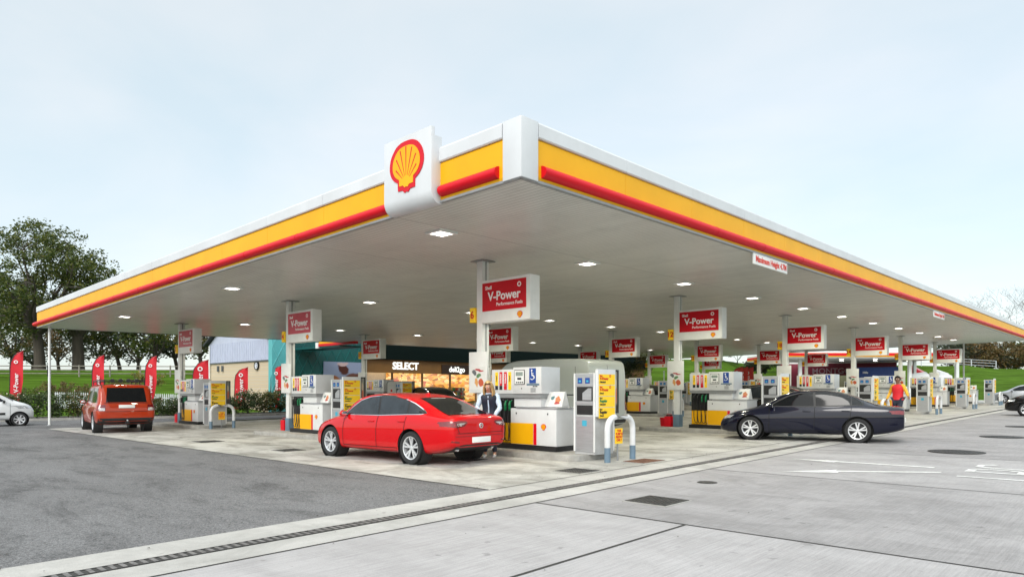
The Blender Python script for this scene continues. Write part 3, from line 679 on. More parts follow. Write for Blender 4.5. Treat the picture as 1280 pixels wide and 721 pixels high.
# ------------------------------------------------------------ pay-at-pump terminal
def make_terminal():
    t = thing('payment_terminal', 'x', 'payment terminal', (0, 0, 0), ROT, 'payment terminals at the island ends')
    # y from -.28 (outer end) to .28, x +-.33; grey front on both long sides
    mb = MB(); mb.box(-.33, -.26, 0, .33, .28, 1.72, pm('pale_grey_paint', (.47, .48, .49), .4, var=.06, dirt=.2)); mb.build('housing', t, bevel=.01)
    mb = MB()
    for s in (-1, 1):
        x = s*.331
        mb.box(min(x, x+s*.012), -.24, .06, max(x, x+s*.012), .26, .80, STEEL)
        mb.box(min(x, x+s*.012), -.24, 1.44, max(x, x+s*.012), .26, 1.70, STEEL)
        mb.box(min(x, x+s*.012), -.24, 1.06, max(x, x+s*.012), .26, 1.12, STEEL)
        mb.box(min(x, x+s*.03), .25, .06, max(x, x+s*.03), .285, 1.72, OFFW); mb.box(min(x, x+s*.03), -.265, .06, max(x, x+s*.03), -.24, 1.72, OFFW)
    mb.build('front_panel', t)
    for s in (-1, 1):
        x = s*.332
        mb = MB(); mb.box(min(x, x+s*.003), -.2, 1.13, max(x, x+s*.003), .22, 1.43, BLACK); mb.build('card_recess', t)
        mb = MB(); P = [(-.18, 1.15), (.05, 1.15), (.05, 1.30), (-.1, 1.40), (-.18, 1.40)]; mb.prism(P, min(x+s*.003, x+s*.03), max(x+s*.003, x+s*.03), STEEL, axis='x'); mb.build('keypad_hood', t)
        mb = MB(); mb.box(min(x, x+s*.003), -.2, .84, max(x, x+s*.003), .22, 1.04, BLACK); mb.build('dispenser_slot', t, bevel=0)
        for y in (.13, -.07):
            mb = MB(); x2 = s*.3435; mb.box(min(x2, x2+s*.004), y-.06, 1.50, max(x2, x2+s*.004), y+.06, 1.62, BLUE); mb.box(min(x2, x2+s*.006), y-.03, 1.53, max(x2, x2+s*.006), y+.03, 1.57, pm('sticker_cyan', (.05, .35, .5), .4)); mb.build('card_sticker', t)
        mb = MB(); x2 = s*.3435; mb.box(min(x2, x2+s*.004), -.05, .60, max(x2, x2+s*.004), .07, .72, pm('sticker_cyan', (.05, .35, .5), .4)); mb.build('notice', t)
    # price panel: on the outer end, wider than the housing, facing the drivers
    mb = MB(); mb.box(-.335, -.33, .80, .315, -.265, 1.80, WHITE); pp = mb.build('price_panel', t, bevel=.012)
    for k, (l1, l2, l3, c1) in enumerate([('Shell', 'V-Power', 'Unleaded', TEXTR), ('Shell', 'V-Power', 'Diesel', TEXTR), ('Shell', 'Regular', 'Unleaded', GREEN), ('Shell', 'Regular', 'Diesel', TEXTK)]):
        z = 1.585-k*.235
        mb = MB(); mb.box(-.30, -.336, z-.11, .28, -.331, z+.11, YSTICK); mb.build('price_strip', t)
        a = text('lettering', l1, .045, c1 if k < 2 else TEXTK, t, (-.27, -.340, z+.075), '-y', align='LEFT', bold=.001)
        text('lettering', l2, .085, c1, t, (-.27, -.340, z+.018), '-y', align='LEFT', bold=.002)
        text('lettering', l3, .052, TEXTK, t, (-.27, -.340, z-.055), '-y', align='LEFT', bold=.001)
        if k < 2:
            mb = MB(); mb.lathe([(.018, 0), (.032, 0), (.032, .004), (.018, .004), (.018, 0)], TEXTR, 10, 'y', (.1, -.341, z+.075)); mb.build('ring_mark', t)
    # dark framed advert behind the end panel
    mb = MB(); 
    for q in ((-.02, .50, .85, .02+.02, .52, 1.78),): pass
    f = MB(); X0, X1, Z0, Z1, Y = .34, .52, .86, 1.80, -.27
    for q in ((X0, Z0, X1, Z0+.035), (X0, Z1-.035, X1, Z1), (X0, Z0+.035, X0+.035, Z1-.035), (X1-.035, Z0+.035, X1, Z1-.035)): f.box(q[0], Y, q[1], q[2], Y+.05, q[3], BLACK)
    fo = f.build('advert_frame', t); mb = MB(); mb.box(X0+.03, Y+.015, Z0+.03, X1-.03, Y+.03, Z1-.03, DISPL); mb.build('advert', fo)
    mb = MB(); mb.box(.33, -.25, 1.0, .42, -.23, 1.04, BLACK); mb.box(.33, -.25, 1.6, .42, -.23, 1.64, BLACK); mb.build('bracket', fo)
    return t
# ------------------------------------------------------------ hoop barrier
def make_hoop():
    t = thing('hoop_barrier', 'x', 'barrier', (0, 0, 0), ROT, 'hoop barriers at the island ends')
    P = [(-.46, 0, 0), (-.46, 0, .3)]; path = [(-.46, 0, .30), (-.46, 0, .60)]+[(-.46*math.cos(R(a)) if False else -.20*0-.46+.26-.26*math.cos(R(a)), 0, .66+.26*math.sin(R(a))) for a in range(0, 91, 15)]
    path += [(-x, 0, z) for x, _, z in path[::-1]]
    mb = MB(); mb.tube(path, .062, WHITE, 14); mb.build('hoop', t, smooth=True)
    for s in (-1, 1):
        mb = MB(); mb.tube([(s*.46, 0, -.02), (s*.46, 0, .302)], .064, SLATE, 14); mb.build('foot', t, smooth=True)
    return t
def make_column(n):
    t = thing('canopy_column', 'x', 'column', (0, 0, 0), ROT, 'canopy columns with hanging signs')
    return t
def build_column(i, j, faded):
    u, v = 4.21+9.57*i, 5.17+9.55*j; num = str(6*i+6-2*j); p = W(u, v, .12); H = soffit(u, v)-p.z
    t = thing('canopy_column', 'white column with red sign and yellow number tab, ' + where(i, j), 'column', p, ROT, 'canopy columns with hanging signs')
    mb = MB(); mb.box(-.115, -.10, .42, .115, .10, H, OFFW); mb.box(-.03, -.112, .42, .03, -.10, H, GREY); mb.build('shaft', t, bevel=.01)
    mb = MB(); mb.box(-.135, -.12, -.02, .135, .12, .44, SLATE); mb.build('base', t, bevel=.015)
    mb = MB(); mb.box(-.22, -.22, H-.025, .22, .22, H-.002, GREY); mb.build('head_plate', t)
    return t, H
SB = MB(); SB.box(-.17, -1.74, 3.02, .17, -.12, 4.06, OFFW); SBm = SB.mesh('sign_box', bevel=.012)
def red_panel(fad):
    mb = MB()
    for s in (-1, 1): mb.box(min(s*.171, s*.176), -1.62, 3.30, max(s*.171, s*.176), -.16, 3.99, LRED if fad else DRED)
    return mb.mesh('red_panel')
RP = [red_panel(False), red_panel(True)]
rm = MB()
for s in (-1, 1):
    rm.box(min(s*.171, s*.175), -1.72, 3.29, max(s*.171, s*.175), -1.64, 3.995, OFFW)
RING = MB(); RING.lathe([(.035, 0), (.062, 0), (.062, .004), (.035, .004), (.035, 0)], TEXTW, 14, 'x'); RINGm = RING.mesh('ring_mark')
TB = MB(); TB.box(-.17, .12, 3.06, .17, .30, 3.43, YSTICK); TBm = TB.mesh('number_tab', bevel=.008)
PF = MB(); PF.box(-.175, -.32, 1.30, -.145, .32, 2.32, OFFW); PFm = PF.mesh('poster_board', bevel=.006)
PP = MB(); PP.box(-.180, -.27, 1.38, -.176, .27, 1.95, SNACK); PPm = PP.mesh('poster')
FB = MB(); FB.box(-.12, .16, -.02, .12, .42, .36, RED); FB.lathe([(0, .36), (.11, .36), (.10, .44), (0, .45)], BLACK, 12, 'z', (0, .29, 0)); FBm = FB.mesh('fire_bucket', bevel=.01)
# ------------------------------------------------------------ assemble the eighteen islands
pump0 = make_pump(); pm0 = tree_map(pump0); term0 = make_terminal(); tm0 = tree_map(term0); hoop0 = make_hoop(); hm0 = tree_map(hoop0)
LST = MB(); LST.prism([(-.13, 0), (.13, 0), (.0, .28), (-.02, .28)], -.19, .19, OFFW, axis='x'); LSTm = LST.mesh('leaflet_stand', bevel=.004)
LPR = MB(); LPR.add([(-.122, -.17, .02), (-.122, .17, .02), (-.022, .17, .26), (-.022, -.17, .26)], [(0, 1, 2, 3)], SNACK2); 
def leaflet(u, v, wh):
    t = thing('leaflet_stand', 'white leaflet stand on a pump, ' + wh, 'leaflet stand', W(u, v-2.40, .12+.987), ROT, 'leaflet stands on the pump worktops')
    mb = MB(); vs = [(-.14, 0), (.14, 0), (.02, .34), (-.02, .34)]
    mb.prism([(a, b) for a, b in vs], -.25, .25, OFFW, axis='y'); mb.build('stand', t, bevel=.004)
    for s in (-1, 1):
        q = [(s*.132, -.22, .035), (s*.132, .22, .035), (s*.034, .22, .31), (s*.034, -.22, .31)]
        q2 = [(x+s*.004, y, z+.001) for x, y, z in q]
        m2 = MB(); m2.add(q+q2, [(0, 1, 2, 3), (4, 5, 6, 7), (0, 1, 5, 4), (1, 2, 6, 5), (2, 3, 7, 6), (3, 0, 4, 7)], SNACK2); m2.build('picture', t)
ROWN = ['nearest row', 'middle row', 'rearmost row']; ORD6 = ['first', 'second', 'third', 'fourth', 'fifth', 'sixth']
def where(i, j): return '%s from the left-hand canopy edge in the %s' % (ORD6[i], ROWN[j])
for i in range(6):
    for j in range(3):
        u, v = 4.21+9.57*i, 5.17+9.55*j; num = str(6*i+6-2*j)
        wh = where(i, j); island(u, v, 'raised concrete kerb island, ' + wh)
        t, H = build_column(i, j, j > 0 and i == 0)
        sb = link('sign_box', SBm, t); fad = (i == 0 and j > 0)
        link('red_panel', RP[1 if fad else 0], sb)
        for s, f in ((-1, '-x'), (1, '+x')):
            if i*3+j > 0 and s > 0 and j != 0: pass
            al = s*.178
            text('lettering', 'V-Power', .30, TEXTW, sb, (al, -.90, 3.64), f, bold=.006, ext=.004)
            text('lettering', 'Shell', .12, TEXTW, sb, (al, -.38 if s < 0 else -1.38, 3.86), f, bold=.002, ext=.004)
            text('lettering', 'Performance Fuels', .115, TEXTW, sb, (al, -1.08 if s < 0 else -.72, 3.44), f, bold=.001, ext=.004)
            link('ring_mark', RINGm, sb, (s*.178, -1.40 if s < 0 else -.40, 3.86))
            emblem(sb, .17, (s*.1705, -1.42 if s < 0 else -.36, 3.15), f, .01)
        nt_ = link('number_tab', TBm, t)
        text('number', num, .26, DRED, nt_, (-.172, .21, 3.24), '-x', bold=.006); text('number', num, .26, DRED, nt_, (.172, .21, 3.24), '+x', bold=.006)
        link('poster_board', PFm, t); link('poster', PPm, t)
        for nm, root, mp_, loc, lab in (('pump', pump0, pm0, W(u, v, .12), 'white, yellow and red fuel pump, ' + wh),
                                     ('term', term0, tm0, W(u, v-3.45, .12), 'grey payment terminal with yellow prices, ' + wh),
                                     ('hoop', hoop0, hm0, W(u+.02, v-4.1 if j == 0 else v-4.1, 0), 'white hoop with blue-grey feet, ' + wh)):
            if i == 0 and j == 0: root.location = loc; root['label'] = lab
            else: dup(root, loc, None, lab, children=mp_)
        leaflet(u, v, wh)
        if (i, j) in ((0, 1), (1, 0), (2, 0), (0, 2)):
            tag(link('fire_bucket', FBm, None, W(u, v+.06, .12), (0, 0, ROT)), 'red bin at a column foot, ' + wh, 'bin', 'red bins beside the columns')
# yellow notice on the nearest hoop and at the second terminal row
def notice(u, v, label):
    t = thing('warning_notice', label, 'sign', W(u, v, 0), ROT, 'yellow warning notices at the hoops')
    mb = MB(); mb.box(-.13, .03, .36, .13, .045, .68, YSTICK); mb.build('board', t)
    mb = MB(); mb.tube([(0, .07, .0), (0, .07, .40)], .02, GREY, 8); mb.box(-.05, .045, .40, .05, .07, .5, GREY); mb.build('post', t)
    text('lettering', 'THIS\nPUMP IS\nPREPAY\nONLY', .072, TEXTR, t, (0, .027, .53), '-y', bold=.0015)
notice(4.23, 1.07, 'small yellow notice with red lettering framed by the white hoop barrier nearest the camera')
notice(4.23, 20.2, 'small yellow notice with red lettering framed by the hoop barrier of column 2')
# ------------------------------------------------------------ vehicles
def eval_mesh(o):
    dg = bpy.context.evaluated_depsgraph_get(); return bpy.data.meshes.new_from_object(o.evaluated_get(dg))
def carpaint(name, c, rough=.22, flake=.0):
    m = pm(name, c, rough, flake, var=.015, scale=1, coat=.75, spec=.12); m.node_tree.nodes['Principled BSDF'].inputs['Coat Roughness'].default_value = .03; return m
LAMPR = pm('tail_lens', (.16, .002, .005), .08, coat=1, var=.3, scale=20)
LAMPC = pm('head_lens', (.55, .57, .60), .08, .4, coat=1, var=.3, scale=30)
LAMPRG = pm('tail_lens_inner', (.55, .50, .50), .1, .3, coat=1, var=.3, scale=20)
PLATE = pm('number_plate', (.78, .78, .76), .4, var=.01)
TRIMB = pm('black_trim', (.014, .014, .015), .5, var=.2)
SEAM = pm('panel_gap', (.006, .006, .006), .8, var=0)
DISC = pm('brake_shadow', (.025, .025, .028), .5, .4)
def make_wheel(parent, x, y, z, r, w, side, style=5, rimc=None, arms=2):
    """side +1 = left (outer face +y)"""
    rimc = rimc or pm('alloy', (.66, .67, .69), .28, .45, var=.05)
    s = side; hw = w/2; rr = r*.70
    mb = MB(); mb.lathe([(rr, -hw*.8), (r*.82, -hw), (r*.95, -hw*.92), (r, -hw*.6), (r, hw*.6), (r*.95, hw*.92), (r*.82, hw), (rr, hw*.82), (rr*.98, hw*.5), (rr*.98, -hw*.5), (rr, -hw*.8)], RUBB, 36, 'y')
    wo = mb.build('wheel', parent, smooth=True); wo.location = (x, y, z)
    mb = MB()
    mb.lathe([(rr*1.0, s*hw*.86), (rr*.93, s*hw*.80), (rr*.90, s*hw*.3), (rr*.90, -s*hw*.6)], rimc, 32, 'y')
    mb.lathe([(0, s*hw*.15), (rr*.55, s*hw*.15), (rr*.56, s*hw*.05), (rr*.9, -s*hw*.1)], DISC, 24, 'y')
    mb.lathe([(0, s*hw*.66), (rr*.10, s*hw*.66), (rr*.19, s*hw*.60), (rr*.20, s*hw*.3)], rimc, 16, 'y')
    for k in range(style):
        a = 2*math.pi*k/style+.3
        for q in ([-.17, .17] if arms == 2 else [0]):
            a1 = a+q*.35; a2 = a+q*1.15
            w0, w1 = (rr*.07, rr*.085) if arms == 2 else (rr*.11, rr*.15)
            p0 = Vector((math.cos(a1), math.sin(a1)))*rr*.12; p1 = Vector((math.cos(a2), math.sin(a2)))*rr*.94
            d = (p1-p0).normalized(); n = Vector((-d.y, d.x))
            y0, y1, t = s*hw*.60, s*hw*.72, s*hw*.22
            vs = []
            for p, ww, yy in ((p0, w0, y0), (p1, w1, y1)):
                for sg, dy in ((-1, -t), (-1, 0), (1, 0), (1, -t)): qn = p+n*ww*sg; vs.append((qn.x, yy+dy, qn.y))
            mb.add(vs, [(0, 1, 5, 4), (1, 2, 6, 5), (2, 3, 7, 6), (3, 0, 4, 7), (0, 3, 2, 1), (4, 5, 6, 7)], rimc)
    mb.build('rim', wo, smooth=True, merge=False)
    return wo
def make_car(name, label, cat, S, loc, rz, group=None):
    L, Wd, paint = S['L'], S['W'], S['paint']
    t = thing(name, label, cat, loc, rz, group)
    top, belt, plan, zb = S['top'], S['belt'], S['plan'], S['zb']
    X = S.get('X') or sorted(set([0, .03, .1, .2, .35, .55, .8]+[.8+(L-1.6)*k/16 for k in range(17)]+[L-.8, L-.55, L-.35, L-.2, L-.1, L-.03, L]))
    tumble = S.get('tumble', .82); rr = S.get('roofr', .62)
    def smooth(tab, x):
        return (lerp(tab, x-.04)+lerp(tab, x)*2+lerp(tab, x+.04))/4
    rows = []; bx_ = (.93, .985, .97, .97) if S.get('box') else (.84, .93, .955, .75)
    for x in X:
        tp = smooth(top, x); b = min(smooth(belt, x), tp-.02); w = smooth(plan, x); z0 = smooth(zb, x)
        gh = tp-b; q = max(0, min(1, gh/.36)); hb = b-z0
        def mixq(a, c): return a*(1-q)+c*q
        sec = [(0, z0), (w*.6, z0), (w*.90, z0+.012), (w*.965, z0+.10*hb+.02), (w*.99, z0+.30*hb), (w*1.0, z0+.58*hb), (w*.992, z0+.80*hb), (w*.955, z0+.95*hb),
               (w*mixq(.90, .925), b+gh*mixq(.25, .04)), (w*mixq(.80, (tumble+.925)/2), b+gh*mixq(.5, .45)), (w*mixq(.66, tumble), b+gh*mixq(.72, bx_[0])), (w*mixq(.52, tumble*bx_[1]), b+gh*mixq(.86, bx_[2])), (w*mixq(.3, rr*bx_[3]), b+gh*mixq(.96, .992)), (0, tp)]
        rows.append([(x-L/2, y, z) for y, z in sec]+[(x-L/2, -y, z) for y, z in sec[-2:0:-1]])
    mb = MB(); n = len(rows[0])
    vs = [p for r in rows for p in r]
    fs = [(i*n+k, i*n+(k+1) % n, (i+1)*n+(k+1) % n, (i+1)*n+k) for i in range(len(rows)-1) for k in range(n)]
    fs += [tuple(range(n-1, -1, -1)), tuple((len(rows)-1)*n+k for k in range(n))]
    mb.add(vs, fs, paint); me = mb.mesh('body', smooth=False)
    o = link('body', me, None); sm = o.modifiers.new('s', 'SUBSURF'); sm.levels = S.get('sub', 2); sm.render_levels = sm.levels
    full = eval_mesh(o); o.modifiers.clear()
    bm = bmesh.new(); bm.from_mesh(full); bvh = BVHTree.FromBMesh(bm); bm.free()
    # wheel arches
    R_ = S['R']; ax = S['axles']
    cut = MB()
    for a in ax:
        for s in (-1, 1):
            cut.lathe([(0, s*(Wd/2-.30)), (R_+.055, s*(Wd/2-.30)), (R_+.055, s*(Wd/2+.2)), (0, s*(Wd/2+.2))], TRIMB, 40, 'y', (a-L/2, 0, R_+.0))
    cme = cut.mesh('cut', merge=True); co = link('cut', cme, None)
    o.data = full; bo = o.modifiers.new('b', 'BOOLEAN'); bo.operation = 'DIFFERENCE'; bo.object = co; bo.solver = 'EXACT'; bo.material_mode = 'TRANSFER'
    body = eval_mesh(o); o.modifiers.clear(); bpy.data.objects.remove(co)
    o.data = body; shade(body, True, 35); o.parent = t
    # conformal patches
    def patch(nm, poly, mode, m, off=.004, step=.06, parent=t, sides=(1, -1)):
        for sd in sides:
            pts = [Vector(p) for p in poly]
            bm = bmesh.new(); f = bm.faces.new([bm.verts.new((p[0], p[1], 0)) for p in pts]); 
            if f.normal.z == 0: f.normal_update()
            lo = [min(p[k] for p in pts) for k in (0, 1)]; hi = [max(p[k] for p in pts) for k in (0, 1)]
            for k in (0, 1):
                c = lo[k]+step
                while c < hi[k]-.01:
                    co_ = Vector((c, 0, 0)) if k == 0 else Vector((0, c, 0)); no = Vector((1, 0, 0)) if k == 0 else Vector((0, 1, 0))
                    bmesh.ops.bisect_plane(bm, geom=bm.verts[:]+bm.edges[:]+bm.faces[:], plane_co=co_, plane_no=no); c += step
            bad = []
            for v in bm.verts:
                a, b = v.co.x, v.co.y
                if mode == 'side': og, d = Vector((a-L/2, sd*2.5, b)), Vector((0, -sd, 0))
                elif mode == 'top': og, d = Vector((a-L/2, b*sd, 4)), Vector((0, 0, -1))
                elif mode == 'rear': og, d = Vector((-L/2-2, a*sd, b)), Vector((1, 0, 0))
                else: og, d = Vector((L/2+2, a*sd, b)), Vector((-1, 0, 0))
                h = bvh.ray_cast(og, d)
                if h[0] is None: bad.append(v)
                else:
                    nn = h[1]
                    if nn.dot(d) > 0: nn = -nn
                    v.co = h[0]+nn*off
            bmesh.ops.delete(bm, geom=bad, context='VERTS')
            bmesh.ops.triangulate(bm, faces=bm.faces[:])
            # orient outwards
            if bm.faces:
                bm.normal_update(); dref = {'side': Vector((0, sd, 0)), 'top': Vector((0, 0, 1)), 'rear': Vector((-1, 0, 0)), 'front': Vector((1, 0, 0))}[mode]
                if sum((f.normal.dot(dref) for f in bm.faces)) < 0: bmesh.ops.reverse_faces(bm, faces=bm.faces[:])
            pm_ = bpy.data.meshes.new(nm); bm.to_mesh(pm_); bm.free(); pm_.materials.append(m); shade(pm_, True, 60)
            r_ = link(nm, pm_, parent)
            if mode in ('rear', 'front', 'top') and all(abs(min(p[1 if mode == 'top' else 0] for p in poly)+max(p[1 if mode == 'top' else 0] for p in poly)) < 1e-6 for _ in (0,)): return r_
        return r_
    def hit(mode, a, b, sd=1):
        if mode == 'side': og, d = Vector((a-L/2, sd*2.5, b)), Vector((0, -sd, 0))
        elif mode == 'rear': og, d = Vector((-L/2-2, a*sd, b)), Vector((1, 0, 0))
        elif mode == 'front': og, d = Vector((L/2+2, a*sd, b)), Vector((-1, 0, 0))
        else: og, d = Vector((a-L/2, b*sd, 4)), Vector((0, 0, -1))
        h = bvh.ray_cast(og, d); return h[0] if h[0] is not None else Vector((a-L/2, 0, b))
    if S.get('chrome'): patch('window_trim', S['chrome'], 'side', S.get('chromem', CHROME), .003, .07)
    if S.get('chrome'):
        Pc = [Vector(q) for q in S['chrome']]; inn = []
        for k in range(len(Pc)):
            a, b, c = Pc[k-1], Pc[k], Pc[(k+1) % len(Pc)]; d1 = (b-a).normalized(); d2 = (c-b).normalized(); n1 = Vector((-d1.y, d1.x)); n2 = Vector((-d2.y, d2.x)); nn = (n1+n2).normalized()
            area = sum(Pc[i].x*Pc[(i+1) % len(Pc)].y-Pc[(i+1) % len(Pc)].x*Pc[i].y for i in range(len(Pc)))
            inn.append(b+nn*(.016 if area > 0 else -.016))
        patch('window_surround', [tuple(q) for q in inn], 'side', TRIMB, .005, .07)
    for k, w in enumerate(S['windows']): patch('side_window', w, 'side', S.get('glass', GLASSL), .007, .07)
    for nm, poly, mode, m in S.get('patches', []): patch(nm, poly, mode, m, .0075 if nm in ('door_seam',) else .006, .05)
    patch('windscreen', S['screen'], 'top', S.get('glass', GLASSL), .006, .09)
    if S.get('rearglass'): patch('rear_window', S['rearglass'], S.get('rearmode', 'top'), S.get('rglass', GLASSD), .006, .08)
    for a in ax:
        for s in (-1, 1):
            wy = s*(S.get('track', Wd/2-.13)); make_wheel(t, a-L/2, wy, R_, R_, S.get('ww', .225), s, S.get('spokes', 5), S.get('rimc'), S.get('arms', 2))
            mb = MB(); mb.lathe([(R_+.052, s*(Wd/2-.03-S.get('lin', .0))), (R_+.052, s*(Wd/2-.31)), (0, s*(Wd/2-.31))], TRIMB, 32, 'y'); lo = mb.build('arch_liner', t, smooth=True); lo.location = (a-L/2, 0, R_)
    for s in (-1, 1):
        a, b = S['mirror']; h = hit('side', a, b, s)
        mb = MB(); mb.ball((h.x+.02, h.y+s*.11, b+.035), (.055, .105, .07), paint if S.get('mirc', 1) else TRIMB, 12); mb.box(h.x-.02, min(h.y-s*.02, h.y+s*.06), b-.02, h.x+.04, max(h.y-s*.02, h.y+s*.06), b+.01, TRIMB)
        mo = mb.build('mirror', t, smooth=True); mb = MB(); mb.ball((h.x-.036, h.y+s*.115, b+.035), (.006, .08, .05), CHROME, 10); mb.build('mirror_glass', mo, smooth=True)
        for (a, b) in S['handles']:
            h = hit('side', a, b, s); mb = MB(); mb.box(h.x-.1, h.y-.006, h.z-.014, h.x+.1, h.y+.006, h.z+.014, S.get('handm', paint)); ho = mb.build('door_handle', t, bevel=.005); ho.location = (0, s*.016, 0)
    for mode, z in (('rear', S.get('plate_r')), ('front', S.get('plate_f'))):
        if z:
            h = hit(mode, 0, z); sx = -1 if mode == 'rear' else 1; mb = MB(); mb.box(h.x-.012, -.26, z-.057, h.x+.012, .26, z+.057, PLATE); p_ = mb.build('number_plate', t, bevel=.004); p_.location = (sx*.018, 0, 0)
    return t, patch, hit
def strip(p0, p1, w=.012):
    dx, dy = p1[0]-p0[0], p1[1]-p0[1]; l = math.hypot(dx, dy); nx_, ny_ = -dy/l*w/2, dx/l*w/2
    return [(p0[0]+nx_, p0[1]+ny_), (p1[0]+nx_, p1[1]+ny_), (p1[0]-nx_, p1[1]-ny_), (p0[0]-nx_, p0[1]-ny_)]
def scale_spec(sp, k):
    pass
# --- profile of a low five-door liftback / saloon; x from the tail
def saloon(paint, L=4.90, W_=1.86, H=1.455, notch=0.0, **kw):
    k = L/4.90; h = H/1.455
    X = lambda tab: [(a*k, b*h) for a, b in tab]
    top = X([(0, .93), (.03, .985), (.08, 1.005), (.22, 1.01), (.36, 1.03), (.62, 1.115), (.95, 1.24), (1.3, 1.35), (1.7, 1.422), (2.1, 1.455), (2.5, 1.452), (2.85, 1.42), (3.05, 1.37), (3.3, 1.25), (3.6, 1.085), (3.85, .965), (4.15, .905), (4.45, .835), (4.7, .735), (4.83, .63), (4.9, .50)])
    if notch: top = X([(0, .94), (.04, .985), (.2, 1.0), (.45, 1.005), (.62, 1.02), (.9, 1.13), (1.25, 1.28), (1.6, 1.39), (2.0, 1.447), (2.35, 1.455), (2.7, 1.44), (2.95, 1.39), (3.25, 1.26), (3.6, 1.07), (3.85, .955), (4.15, .90), (4.45, .83), (4.7, .73), (4.83, .62), (4.9, .50)])
    sp = dict(L=L, W=W_, paint=paint, top=top,
        belt=X([(0, .90), (.1, .95), (.5, .985), (1.2, .985), (2.2, .945), (3.2, .905), (3.9, .86), (4.5, .74), (4.9, .46)]),
        plan=[(a*k, b*W_/1.86) for a, b in [(0, .70), (.05, .76), (.15, .815), (.35, .865), (.7, .905), (1.1, .925), (2, .93), (3.4, .925), (4.0, .905), (4.4, .86), (4.65, .79), (4.82, .68), (4.9, .52)]],
        zb=X([(0, .40), (.15, .33), (.5, .24), (.9, .20), (4.2, .19), (4.7, .20), (4.9, .25)]),
        R=.338*k*1.0, axles=[1.13*k, 3.96*k], screen=[(p*k, q) for p, q in [(3.82, -.62), (3.86, 0), (3.82, .62), (3.04, .50), (2.98, 0), (3.04, -.50)]],
        rearglass=[(p*k, q*W_/1.86) for p, q in ([(.30, -.60), (.26, 0), (.30, .60), (1.32, .47), (1.36, 0), (1.32, -.47)] if not notch else [(.66, -.60), (.62, 0), (.66, .60), (1.58, .47), (1.62, 0), (1.58, -.47)])],
        mirror=(3.36*k, .96*h), handles=[(2.42*k, .85*h), (1.42*k, .87*h)], plate_r=.52*h, plate_f=.38, handm=paint)
    wl = [(3.40, .985), (3.18, 1.12), (2.90, 1.265), (2.60, 1.345), (2.27, 1.375), (2.24, 1.0)]
    wr = [(2.18, 1.0), (2.21, 1.378), (1.85, 1.372), (1.50, 1.315), (1.31, 1.262), (1.30, 1.035)]
    wq = [(1.25, 1.04), (1.26, 1.245), (1.05, 1.165), (.86, 1.07), (.93, 1.045)]
    if notch: wq = [(1.27, 1.04), (1.27, 1.245), (1.20, 1.215), (1.06, 1.12), (1.02, 1.05)]
    sp['windows'] = [X(wl), X(wr), X(wq)]
    sp['chrome'] = X([(3.50, .965), (3.22, 1.145), (2.93, 1.295), (2.62, 1.372), (2.2, 1.405), (1.82, 1.398), (1.46, 1.34), (1.16, 1.25), (.84, 1.105), (.74, 1.045), (.90, 1.015), (1.3, 1.005), (2.2, .97)]) if not notch else X([(3.50, .965), (3.22, 1.145), (2.93, 1.295), (2.62, 1.372), (2.2, 1.405), (1.82, 1.398), (1.46, 1.34), (1.16, 1.23), (.98, 1.08), (.99, 1.02), (1.3, 1.005), (2.2, .97)])
    P = []
    for a in (2.21, 1.28, 3.42):
        P.append(('door_seam', X(strip((a, .97 if a < 3 else .93), (a+.03 if a < 2 else a+.02, .30 if a > 1.5 else .72))), 'side', SEAM))
    P.append(('door_seam', X(strip((1.30, .72), (1.52, .34))), 'side', SEAM))
    P.append(('door_seam', X(strip((3.44, .30), (1.56, .32))), 'side', SEAM))
    P.append(('sill', X([(3.5, .20), (3.5, .235), (1.6, .255), (1.6, .21)]), 'side', TRIMB))
    P.append(('tail_light', [(.845, .80*h), (.84, .87*h), (.64, .905*h), (.42, .90*h), (.38, .865*h), (.46, .80*h), (.64, .775*h)], 'rear', LAMPR))
    P.append(('tail_light_side', X([(.38, .86), (.36, .885), (.10, .90), (.05, .84), (.08, .79)]), 'side', LAMPR))
    P.append(('tail_light_inner', [(.64, .80*h), (.66, .855*h), (.52, .865*h), (.44, .86*h), (.48, .81*h)], 'rear', LAMPRG))
    P.append(('diffuser', [(-.62, .26), (.62, .26), (.66, .40), (.5, .435), (-.5, .435), (-.66, .40)], 'rear', TRIMB))
    P.append(('headlight', [(.80, .62*h), (.78, .70*h), (.60, .69*h), (.44, .64*h), (.46, .60*h)], 'front', LAMPC))
    P.append(('headlight_side', X([(4.50, .66), (4.42, .72), (4.72, .66), (4.80, .60), (4.72, .585)]), 'side', LAMPC))
    P.append(('grille', [(-.42, .33), (.42, .33), (.36, .60), (-.36, .60)], 'front', TRIMB))
    sp['patches'] = P
    sp.update(kw); return sp
# red liftback
REDC = carpaint('red_car_paint', (.52, .0005, .004), .3)
rc = W(1.88, 5.05); dirv = math.atan2(VY, VX)
fw, rw = Vector((-4.16, 15.62)), Vector((-2.09, 13.86)); 
sp = saloon(REDC)
car_dir = dirv+R(2.0)
near_c = W(1.0, 5.30)
red, patch, hit = make_car('parked_car', 'shiny red five-door hatchback parked beside the nearest pump', 'car', sp, W(1.80, 5.28), car_dir, 'cars at the pumps')
h = hit('rear', 0, .80)
mb = MB(); mb.lathe([(.034, 0), (.055, 0), (.058, .008), (.052, .014), (.036, .012), (.034, 0)], CHROME, 18, 'x', (h.x-.012, 0, .80)); mb.tube([(h.x-.008, -.035, .79), (h.x-.008, 0, .815), (h.x-.008, .035, .79)], .007, CHROME, 6); mb.build('badge', red, smooth=True)
h = hit('top', 1.62, 0); mb = MB(); mb.prism([(h.x-.09, h.z-.02), (h.x-.06, h.z+.05), (h.x-.01, h.z+.045), (h.x+.10, h.z-.01)], -.02, .02, REDC, axis='y'); mb.build('roof_aerial', red, bevel=.008)
